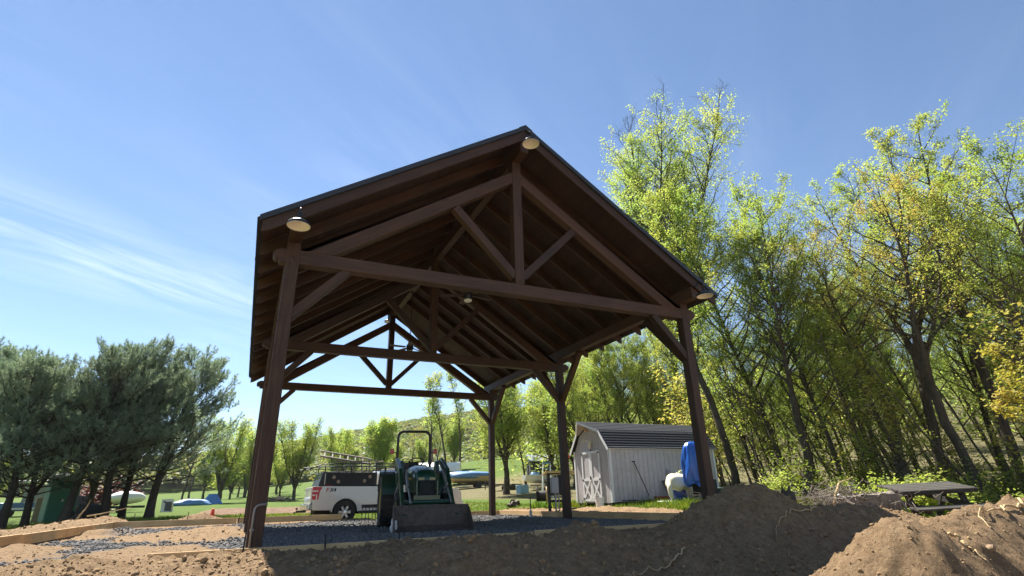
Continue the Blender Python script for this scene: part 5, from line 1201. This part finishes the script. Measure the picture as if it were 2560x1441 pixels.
text('F', .19, (.52, -.992, 1.12), (R(90), 0, 0), REDL, trk, 'side_lettering'); text('X4', .19, (.65, -.992, 1.12), (R(90), 0, 0), BLACKM, trk, 'side_lettering')
for x in (WX0, WX1):
    for s in (-1, 1):
        Mx = Matrix.Translation((x, s*.86, .405)) @ Matrix.Rotation(R(90), 4, 'X')
        m = MB(); m.lathe([(.24, -.12), (.34, -.14), (.40, -.11), (.405, -.06), (.405, .06), (.40, .11), (.34, .14), (.24, .12)], 32, Mx); wl = m.build('wheel', RUBBER, trk, smooth=False)
        m = MB(); m.lathe([(.245, .11*-s*-1), (.225, .09*s*1), (.22, 0)], 28, Mx); m.lathe([(.245, -.11*s*-1*-1), (.225, -.085*s), (.22, 0)], 28, Mx); m.lathe([(.0, -s*-.02), (.22, -s*-.02)], 28, Mx); m.build('rim', BLACKM, wl)
        m = MB()
        for k in range(6):
            q = Mx @ Matrix.Rotation(2*math.pi*k/6, 4, 'Z'); zf = .10 if s < 0 else -.10
            m.prism([(.03, -.035), (.22, -.05), (.22, .05), (.03, .035)], lambda a, b: q @ Vector((a, b, zf)), lambda a, b: q @ Vector((a, b, zf*.7)))
        m.lathe([(.0, .105 if s < 0 else -.105), (.06, .10 if s < 0 else -.10), (.07, .06 if s < 0 else -.06)], 16, Mx); m.build('spoke', CHROME, wl)
kp('wheel_well', BLACKM, lambda m: [m.lathe([(.0, -.5), (.44, -.5), (.44, .95), (0, .95)], 20, Matrix.Translation((x, .0, .44)) @ Matrix.Rotation(R(90), 4, 'X')) for x in (WX0, WX1)] if False else [m.box((x, 0, .66), (.8, 1.80, .4)) for x in (WX0, WX1)])
kp('chassis', BLACKM, lambda m: m.box((2.9, 0, .42), (5.3, 1.0, .18)))
kp('tailgate', TRUCKW, lambda m: m.box((.05, 0, 1.0), (.06, 1.78, .58)), bevel=.02)
kp('rear_bumper', CHROME, lambda m: (m.box((.0, 0, .60), (.22, 1.9, .20)), m.box((.13, -.92, .62), (.36, .12, .22)), m.box((.13, .92, .62), (.36, .12, .22))), bevel=.02)
kp('tow_hitch', BLACKM, lambda m: (m.box((-.16, 0, .46), (.35, .08, .08)), m.ball((-.32, 0, .56), .045), m.tube([(-.3, .0, .46), (-.42, .1, .42), (-.34, .2, .4)], .015, 6)))
kp('front_bumper', CHROME, lambda m: m.box((5.92, 0, .56), (.16, 1.9, .24)), bevel=.03)
kp('mud_flap', BLACKM, lambda m: [m.box((.82, s*.84, .36), (.02, .28, .36)) for s in (-1, 1)])
# black cap on the bed
cap = kp('bed_cap', BLACK, lambda m: m.prism([(.24, 1.325), (2.40, 1.30), (2.40, 1.80), (.38, 1.83)], lambda a, b: (a, -.93, b), lambda a, b: (a, .93, b)), bevel=.03)
for s in (-1, 1):
    kp('cap_side_window', BLACKM, lambda m: m.prism([(.52, 1.36), (2.28, 1.36), (2.28, 1.76), (.56, 1.77)], lambda a, b: (a, s*.934, b), lambda a, b: (a, s*.92, b)), cap)
    for x, z in ((.78, 1.63), (.95, 1.47), (1.92, 1.49), (2.12, 1.64)):
        m = MB(); m.lathe([(0, -.008), (.062, -.008), (.066, 0)], 16, Matrix.Translation((x, s*.936, z)) @ Matrix.Rotation(R(90*s), 4, 'X')); m.build('reflection_disc', TAN, cap)  # tan discs stand in for round reflections on the cap side
kp('cap_rear_window', GLASS, lambda m: m.add([(.265, -.82, 1.38), (.265, .82, 1.38), (.355, .82, 1.78), (.355, -.82, 1.78)], [(0, 1, 2, 3)]), cap)
kp('cap_rear_strut', PLASW, lambda m: m.box((.46, -.937, 1.57), (.02, .01, .40)), cap)
text('RECON', .07, (.52, -.94, 1.325), (R(90), 0, 0), REDL, cap, 'cap_lettering') if False else None
m = MB(); m.box((.62, -.9335, 1.335), (.24, .006, .025)); m.build('red_strip', REDL, cap)
# ladder rack
def rack(m):
    for s in (-1, 1):
        m.tube([(-.25, s*.78, 1.93), (.0, s*.80, 1.98), (.35, s*.82, 2.10), (1.0, s*.82, 2.12), (3.9, s*.80, 2.13), (4.3, s*.74, 2.02)], .017, 8)
        m.tube([(-.25, s*.78, 1.93), (-.3, s*.74, 1.97), (.1, s*.82, 2.00), (2.4, s*.82, 2.02), (4.3, s*.74, 2.02)], .014, 8)
        for x in (.45, 1.4, 2.35): m.tube([(x, s*.90, 1.80), (x, s*.82, 2.12)], .02, 8)
        m.tube([(3.9, s*.80, 2.12), (3.9, s*.72, 1.93)], .02, 8)
    for x in (.35, 1.4, 2.5, 3.9): m.tube([(x, -.82, 2.11), (x, .82, 2.11)], .02, 8)
    m.tube([(-.25, -.78, 1.93), (-.25, .78, 1.93)], .022, 8)
kp('roof_rack', BLACK, rack, smooth=True)
def ladder(loc, rot, L, wd, label):
    t = thing('ladder', label, 'ladder', loc, rot=rot, group='ladders on the pickup roof rack')
    for s in (-1, 1): m = MB(); m.beam((0, s*wd/2, 0), (L, s*wd/2, 0), .03, .075); m.build('ladder_rail', LAD, t)
    m = MB(); k = int(L/.3)
    for i in range(k): m = MB(); m.beam((.15+i*.3, -wd/2, 0), (.15+i*.3, wd/2, 0), .045, .035); m.build('rung', LAD, t)
    return t
LAD = mat_basic('ladder_aluminium', (.25, .22, .185), .5, .35, var=.15)
zt = trk.location[2]
ladder((2.75, 13.35, zt+2.02), (R(78), R(-1), R(1)), 1.9, .38, 'ladder standing on edge along the near side of the roof rack')
ladder((2.35, 14.3, zt+2.56), (R(35), R(9), R(-4)), 2.0, .36, 'tilted ladder whose raised end sticks up over the roof rack')
# ------------------------------------------------------------------ things on the lawn and across the field
def fin(t, sc): t.scale = (sc,)*3; return t
# left: toilet, mower, trailer, boat, board, cone
t = thing('portable_toilet', 'green portable toilet with rounded white roof behind the pines', 'toilet', at(-13.0, 33.6), R(24))
m = MB(); m.box((0, 0, .98), (1.1, 1.1, 1.86)); m.build('cabin', TOILET, t, bevel=.05)
m = MB(); m.box((.2, -.56, .98), (.62, .02, 1.7)); d = m.build('door', TOILET, t, bevel=.008)
m = MB(); m.box((-.03, -.58, .95), (.05, .02, .1)); m.build('handle', PLASW, d)
for x in (-.45, -.2): m = MB(); m.box((x, -.556, .98), (.04, .02, 1.7)); m.build('rib', TOILET, t)
m = MB(); m.lathe([(.80, 1.90), (.74, 2.0), (.5, 2.12), (.0, 2.18)], 20); m.build('roof', PLASW, t, smooth=True)
m = MB(); m.tube([(.45, -.45, 1.9), (.45, -.45, 2.3)], .05, 10); m.build('vent_pipe', PLASW, t)
t = thing('riding_mower', 'dark riding mower parked beside the green toilet', 'mower', at(-11.3, 31.6), R(-60))
m = MB(); m.prism([(-.8, .3), (.75, .3), (.85, .5), (.7, .72), (.1, .78), (0, .5), (-.75, .5)], lambda a, b: (a, -.3, b), lambda a, b: (a, .3, b)); m.build('body', BLACKM, t, bevel=.03)
m = MB(); m.box((-.4, 0, .68), (.4, .4, .1)); m.box((-.6, 0, .9), (.1, .4, .42)); m.build('seat', mat_basic('mower_seat', (.13, .13, .15), .6), t, bevel=.03)
m = MB(); m.tube([(.05, 0, .7), (-.1, 0, 1.0)], .02, 6); m.tube([(-.1+.08*math.cos(a)*.5, .17*math.sin(a), 1.0+.08*math.cos(a)) for a in np.linspace(0, 6.28, 16)[:-1]], .015, 6, closed=True); m.build('steering_wheel', BLACK, t)
for x, r_ in ((-.5, .26), (.6, .19)):
    for s in (-1, 1): m = MB(); m.lathe([(0, -.1), (r_, -.1), (r_, .1), (0, .1)], 18, Matrix.Translation((x, s*.42, r_)) @ Matrix.Rotation(R(90), 4, 'X')); m.build('wheel', RUBBER, t)
m = MB(); m.box((.1, 0, .18), (.8, 1.0, .14)); m.build('mower_deck', BLACKM, t, bevel=.03)
t = thing('utility_vehicle', 'small white and blue utility cart with a flat roof behind the left pines', 'cart', at(-15.0, 43), R(10))
m = MB(); m.box((0, 0, .55), (2.2, 1.2, .45)); m.build('body', mat_basic('cart_blue', (.10, .18, .34), .4), t, bevel=.06)
m = MB(); m.box((0, 0, 1.9), (1.9, 1.25, .08)); m.build('roof', PLASW, t, bevel=.03)
for x in (-.85, .85):
    for s in (-1, 1): m = MB(); m.beam((x, s*.55, .7), (x*.95, s*.55, 1.88), .05, .05); m.build('pillar', BLACKM, t); m = MB(); m.lathe([(0, -.1), (.27, -.1), (.27, .1), (0, .1)], 16, Matrix.Translation((x*.85, s*.58, .27)) @ Matrix.Rotation(R(90), 4, 'X')); m.build('wheel', RUBBER, t)
m = MB(); m.box((.3, -.2, 1.25), (1.0, .5, .9)); m.build('curtain', GREYM, t, bevel=.03)
m = MB(); m.box((0, -.62, .45), (1.6, .05, .1)); m.build('bumper', WHITE, t)
single('cardboard_box', 'tall tan box standing left of the green toilet', 'box', TAN, lambda m: m.box((0, 0, .55), (.55, .5, 1.1)), at(-14.0, 36), .3, bevel=.01)
t = thing('covered_boat', 'white boat on a dark trailer seen between forked pine trunks', 'boat', at(-8.7, 44), R(15), scale=.68)
m = MB(); lumpy(m, 1.5, .7, .55, (0, 0, 1.35), 5, amp=.05); m.build('hull', WHITE, t, smooth=True)
m = MB(); m.box((0, 0, .55), (3.0, .9, .2)); m.build('trailer', BLACKM, t)
for s in (-1, 1): m = MB(); m.lathe([(0, -.1), (.33, -.1), (.33, .1), (0, .1)], 16, Matrix.Translation((-.3, s*.6, .33)) @ Matrix.Rotation(R(90), 4, 'X')); m.build('wheel', RUBBER, t)
m = MB(); m.lathe([(0, 0), (.05, 0), (.05, .3), (0, .3)], 8, Matrix.Translation((.3, 0, 1.85))); m.build('mast', WHITE, t)
t = thing('game_board', 'white framed game board with dark centre leaning on the lawn', 'game board', at(-5.7, 41.5), R(18), rot=(R(-18), 0, R(14)), scale=.68)
m = MB(); m.box((0, 0, .62), (.95, .04, 1.24)); m.build('board', PLASW, t)
m = MB(); m.box((.06, -.028, .58), (.5, .02, .8)); m.build('dark_panel', mat_basic('panel_grey', (.09, .08, .09), .6), t)
m = MB(); m.box((.34, -.03, .58), (.06, .022, .85)); m.build('yellow_stripe', YELLOW, t); m = MB(); m.lathe([(0, 0), (.09, 0)], 14, Matrix.Translation((-.25, -.03, .98)) @ Matrix.Rotation(R(90), 4, 'X')); m.build('hole', BLACKM, t)
m = MB(); m.beam((-.2, .1, .9), (-.5, .6, -.05), .05, .05); m.build('prop_leg', BLACKM, t)
t = thing('traffic_cone', 'orange traffic cone on the grass left of the front left post', 'cone', at(-2.2, 25.0), scale=.95); m = MB(); m.lathe([(.17, .03), (.05, .72), (.03, .74), (0, .74)], 18); m.build('cone', ORANGE, t, smooth=True); m = MB(); m.box((0, 0, .015), (.4, .4, .03)); m.build('base', ORANGE, t)
single('blue_tent', 'small blue tent shaped tarp at the far edge of the garden', 'tarp', BLUETD, lambda m: m.add([(-.9, -.6, 0), (.9, -.6, 0), (.9, .6, 0), (-.9, .6, 0), (-.35, 0, .95), (.35, 0, .95)], [(0, 1, 5, 4), (1, 2, 5), (2, 3, 4, 5), (3, 0, 4)]), at(-2.4, 62), .2)
single('tarp_pile', 'long low pile under blue and grey tarps at the far edge of the garden', 'pile', BLUETD, lambda m: lumpy(m, 1.5, .5, .36, (0, 0, .2), 44, amp=.2), at(-3.9, 58), .1, smooth=True)
# across the lawn, right of the tractor
t = thing('camper_trailer', 'white roofed camper trailer beyond the tractor bucket', 'camper', at(17.9, 68), R(-28), scale=1.05)
m = MB(); m.box((0, 0, 1.05), (4.4, 2.0, 1.1)); m.build('body', mat_basic('camper_grey_green', (.42, .45, .38), .5), t, bevel=.08)
m = MB(); m.prism([(-1.15, 1.6), (1.15, 1.6), (.9, 2.15), (.25, 2.6), (-.25, 2.6), (-.9, 2.15)], lambda a, b: (-2.35, a, b), lambda a, b: (2.35, a, b)); m.build('roof', WHITE, t)
for x in (-1.2, .4): m = MB(); m.box((x, -1.01, 1.2), (.9, .03, .42)); m.build('window', GLASS, t)
m = MB(); m.box((-2.19, .0, 1.2), (.03, 1.0, .42)); m.build('window', GLASS, t)
m = MB(); m.lathe([(0, -.1), (.36, -.1), (.36, .1), (0, .1)], 16, Matrix.Translation((.3, -.95, .36)) @ Matrix.Rotation(R(90), 4, 'X')); m.build('wheel', RUBBER, t); m = MB(); m.beam((-2.2, 0, .5), (-3.3, 0, .45), .1, .1); m.build('tow_bar', BLACKM, t)
t = thing('tarped_boat', 'tan boat on a trailer under a blue tarp left of the rear right post', 'boat', at(20.9, 58), R(-12))
def hull(m):
    st = [(-2.5, .35, .75, 1.25), (-1.6, .75, .55, 1.25), (0, .95, .48, 1.2), (1.6, .95, .48, 1.15), (2.4, .85, .5, 1.15)]; P = []
    for x, hw, z0, z1 in st: P += [(x, -hw, z1), (x, -hw*.7, (z0+z1)/2-.1), (x, 0, z0), (x, hw*.7, (z0+z1)/2-.1), (x, hw, z1)]
    m.add(P, [(i*5+j, i*5+j+1, i*5+j+6, i*5+j+5) for i in range(4) for j in range(4)]+[(0, 1, 2, 3, 4), (20, 21, 22, 23, 24)])
m = MB(); hull(m); m.build('hull', mat_basic('boat_tan', (.46, .36, .20), .5), t)
m = MB(); lumpy(m, 2.6, 1.02, .42, (0, 0, 1.25), 21, amp=.12, n=30); m.build('tarp', BLUETD, t, smooth=True)
m = MB(); m.box((.3, 0, .42), (4.0, .9, .12)); m.beam((-2.2, 0, .42), (-3.2, 0, .4), .08, .08); m.beam((-2.75, 0, .4), (-2.75, 0, 1.1), .07, .07); m.build('trailer', BLACKM, t)
for s in (-1, 1): m = MB(); m.lathe([(0, -.1), (.32, -.1), (.32, .1), (0, .1)], 16, Matrix.Translation((.8, s*.85, .32)) @ Matrix.Rotation(R(90), 4, 'X')); m.build('wheel', RUBBER, t)
t = thing('flat_trailer', 'low empty flat trailer right of the rear right post', 'trailer', at(24.6, 50), R(5))
m = MB(); m.box((0, 0, .5), (2.6, 1.3, .08)); m.build('deck', W_GREY, t); m = MB(); m.beam((-1.3, 0, .48), (-2.2, 0, .45), .08, .08); m.beam((-2.1, 0, .1), (-2.1, 0, .85), .06, .06); m.build('tow_bar', BLACKM, t)
for s in (-1, 1): m = MB(); m.lathe([(0, -.08), (.28, -.08), (.28, .08), (0, .08)], 14, Matrix.Translation((.2, s*.72, .28)) @ Matrix.Rotation(R(90), 4, 'X')); m.build('wheel', RUBBER, t)
t = thing('dark_shed', 'small distant dark shed with grey gable roof', 'shed', at(28.3, 66), R(-14), scale=.95)
m = MB(); m.box((0, 0, .8), (3.6, 2.2, 1.6)); m.build('wall', mat_basic('dark_wall', (.045, .05, .055), .8), t)
m = MB(); m.prism([(-1.35, 1.5), (0, 2.3), (1.35, 1.5), (1.35, 1.6), (0, 2.42), (-1.35, 1.6)], lambda a, b: (-2.0, a, b), lambda a, b: (2.0, a, b)); m.build('roof', mat_basic('metal_roof_grey', (.27, .30, .32), .5), t)
m = MB(); m.prism([(-1.1, 1.58), (1.1, 1.58), (0, 2.28)], lambda a, b: (-1.81, a, b), lambda a, b: (-1.79, a, b)); m.build('gable', mat_basic('dark_wall2', (.05, .055, .06), .8), t)
m = MB(); m.box((-1.83, .2, .75), (.03, .8, 1.4)); m.build('door', BLACKM, t)
t = thing('speed_boat', 'small white open boat beside the spool', 'boat', at(28.6, 48), R(8), scale=.9)
m = MB(); hull(m); m.build('hull', WHITE, t); m = MB(); m.box((.4, 0, 1.45), (.6, .8, .4)); m.build('console', BLACKM, t, bevel=.05); m = MB(); lumpy(m, .5, .4, .3, (-1.2, 0, 1.25), 2); m.build('cover', BLUETD, t, smooth=True)
m = MB(); m.box((.2, 0, .38), (3.5, .8, .1)); m.build('trailer', BLACKM, t)
single('blue_box', 'light blue and white cooler box on the grass by the flat trailer', 'box', mat_basic('cooler_blue', (.25, .45, .62), .5), lambda m: (m.box((0, 0, .3), (.9, .5, .55)), m.box((0, 0, .6), (.94, .54, .08))), at(26.2, 44), .3, bevel=.03)
t = thing('cable_spool', 'wooden cable spool lying on its side on the grass', 'spool', at(28.1, 25.6), R(60))
for s in (-1, 1): m = MB(); m.lathe([(0, s*.24), (.40, s*.24), (.40, s*.20), (0, s*.20)], 24, Matrix.Translation((0, 0, .40)) @ Matrix.Rotation(R(90), 4, 'X')); m.build('flange', W_FORM if s > 0 else W_GREY, t)
m = MB(); m.lathe([(.22, -.2), (.22, .2)], 18, Matrix.Translation((0, 0, .40)) @ Matrix.Rotation(R(90), 4, 'X')); m.build('core', BLACKM, t)
single('scrap_heap', 'small dark heap of scrap lying on the lawn between the right posts', 'scrap', RUST, lambda m: (lumpy(m, .3, .22, .18, (0, 0, .14), 17, amp=.4), m.tube([(0, 0, .2), (.1, 0, .45)], .02, 6)), at(25.3, 27), .3)
single('lumber_offcut', 'pale offcut board lying flat on the lawn by the spool', 'board', W_FORM, lambda m: m.box((0, 0, .04), (1.8, .14, .05)), at(26.9, 25.0), R(-20))
t = thing('lumber_rack', 'stack of orange toned boards raised on trestles left of the shed', 'lumber stack', at(30.6, 30), R(-22))
for k in range(4): m = MB(); m.box((0, -.12+.02*(k % 2), 1.38+.055*k), (2.6-.15*k, .22, .045)); m.build('board', W_FORM, t)
for x in (-1.0, 1.0): 
    for s in (-1, 1): m = MB(); m.beam((x, s*.05, 1.35), (x+.05, s*.4, 0), .05, .08); m.build('trestle_leg', W_GREY, t)
t = thing('step_ladder', 'white and blue step ladder standing upright beside the lumber', 'ladder', at(28.75, 31), R(-20))
for s in (-1, 1): m = MB(); m.beam((s*.28, 0, 0), (s*.2, .12, 2.0), .04, .07); m.build('ladder_rail', PLASW, t); m = MB(); m.beam((s*.26, .75, 0), (s*.2, .2, 1.9), .03, .04); m.build('rear_leg', PLASW, t)
for k in range(6): m = MB(); m.box((0, .02+.018*k, .3+.29*k), (.5-.022*k, .09, .03)); m.build('tread', BLUETD, t)
m = MB(); m.box((0, .16, 2.02), (.46, .2, .06)); m.build('top_cap', BLUETD, t)
single('tan_cabinet', 'tall tan cabinet standing just left of the shed', 'cabinet', TAN, lambda m: (m.box((0, 0, .75), (.9, .5, 1.5)), m.box((0, -.26, .75), (.02, .02, 1.4)), m.box((0, 0, 1.53), (.98, .58, .05))), at(35.6, 22.6), R(-8), bevel=.01)
t = thing('marker_flag', 'bright orange marker ribbon fluttering left of the middle right post', 'flag', at(30.9, 23.6))
m = MB(); m.tube([(0, 0, 0), (.02, 0, 2.05)], .008, 6); m.build('rod', STEEL, t); m = MB(); lumpy(m, .11, .03, .16, (-.06, 0, 1.95), 51, amp=.4); m.build('ribbon', ORANGE, t, smooth=True)
single('fire_ring', 'dark low ring of brush under the vase shaped tree', 'brush pile', TWIG, lambda m: [m.tube([(random.gauss(0, .8), random.gauss(0, .4), random.uniform(0, .3)), (random.gauss(0, 1), random.gauss(0, .5), random.uniform(.1, .6))], .03, 4) for _ in range(60)], at(3.0, 66), 0)

# ------------------------------------------------------------------ thin spring haze filling the valley air
me = bpy.data.meshes.new('haze'); x0, x1, y0, y1, z0, z1 = -440, 560, -90, 720, -4, 90
me.from_pydata([(x, y, z) for z in (z0, z1) for y in (y0, y1) for x in (x0, x1)], [], [(0, 2, 3, 1), (4, 5, 7, 6), (0, 1, 5, 4), (2, 6, 7, 3), (0, 4, 6, 2), (1, 3, 7, 5)])
hm = bpy.data.materials.new('haze_air'); hm.use_nodes = True; hn = hm.node_tree.nodes; hn.clear()
ho = hn.new('ShaderNodeOutputMaterial'); hv = hn.new('ShaderNodeVolumePrincipled'); hv.inputs['Color'].default_value = (.86, .92, 1, 1); hv.inputs['Density'].default_value = .00011; hv.inputs['Anisotropy'].default_value = .35
hm.node_tree.links.new(hv.outputs[0], ho.inputs['Volume'])
me.materials.append(hm); hz_o = bpy.data.objects.new('haze', me); col.objects.link(hz_o); hz_o['kind'] = 'stuff'
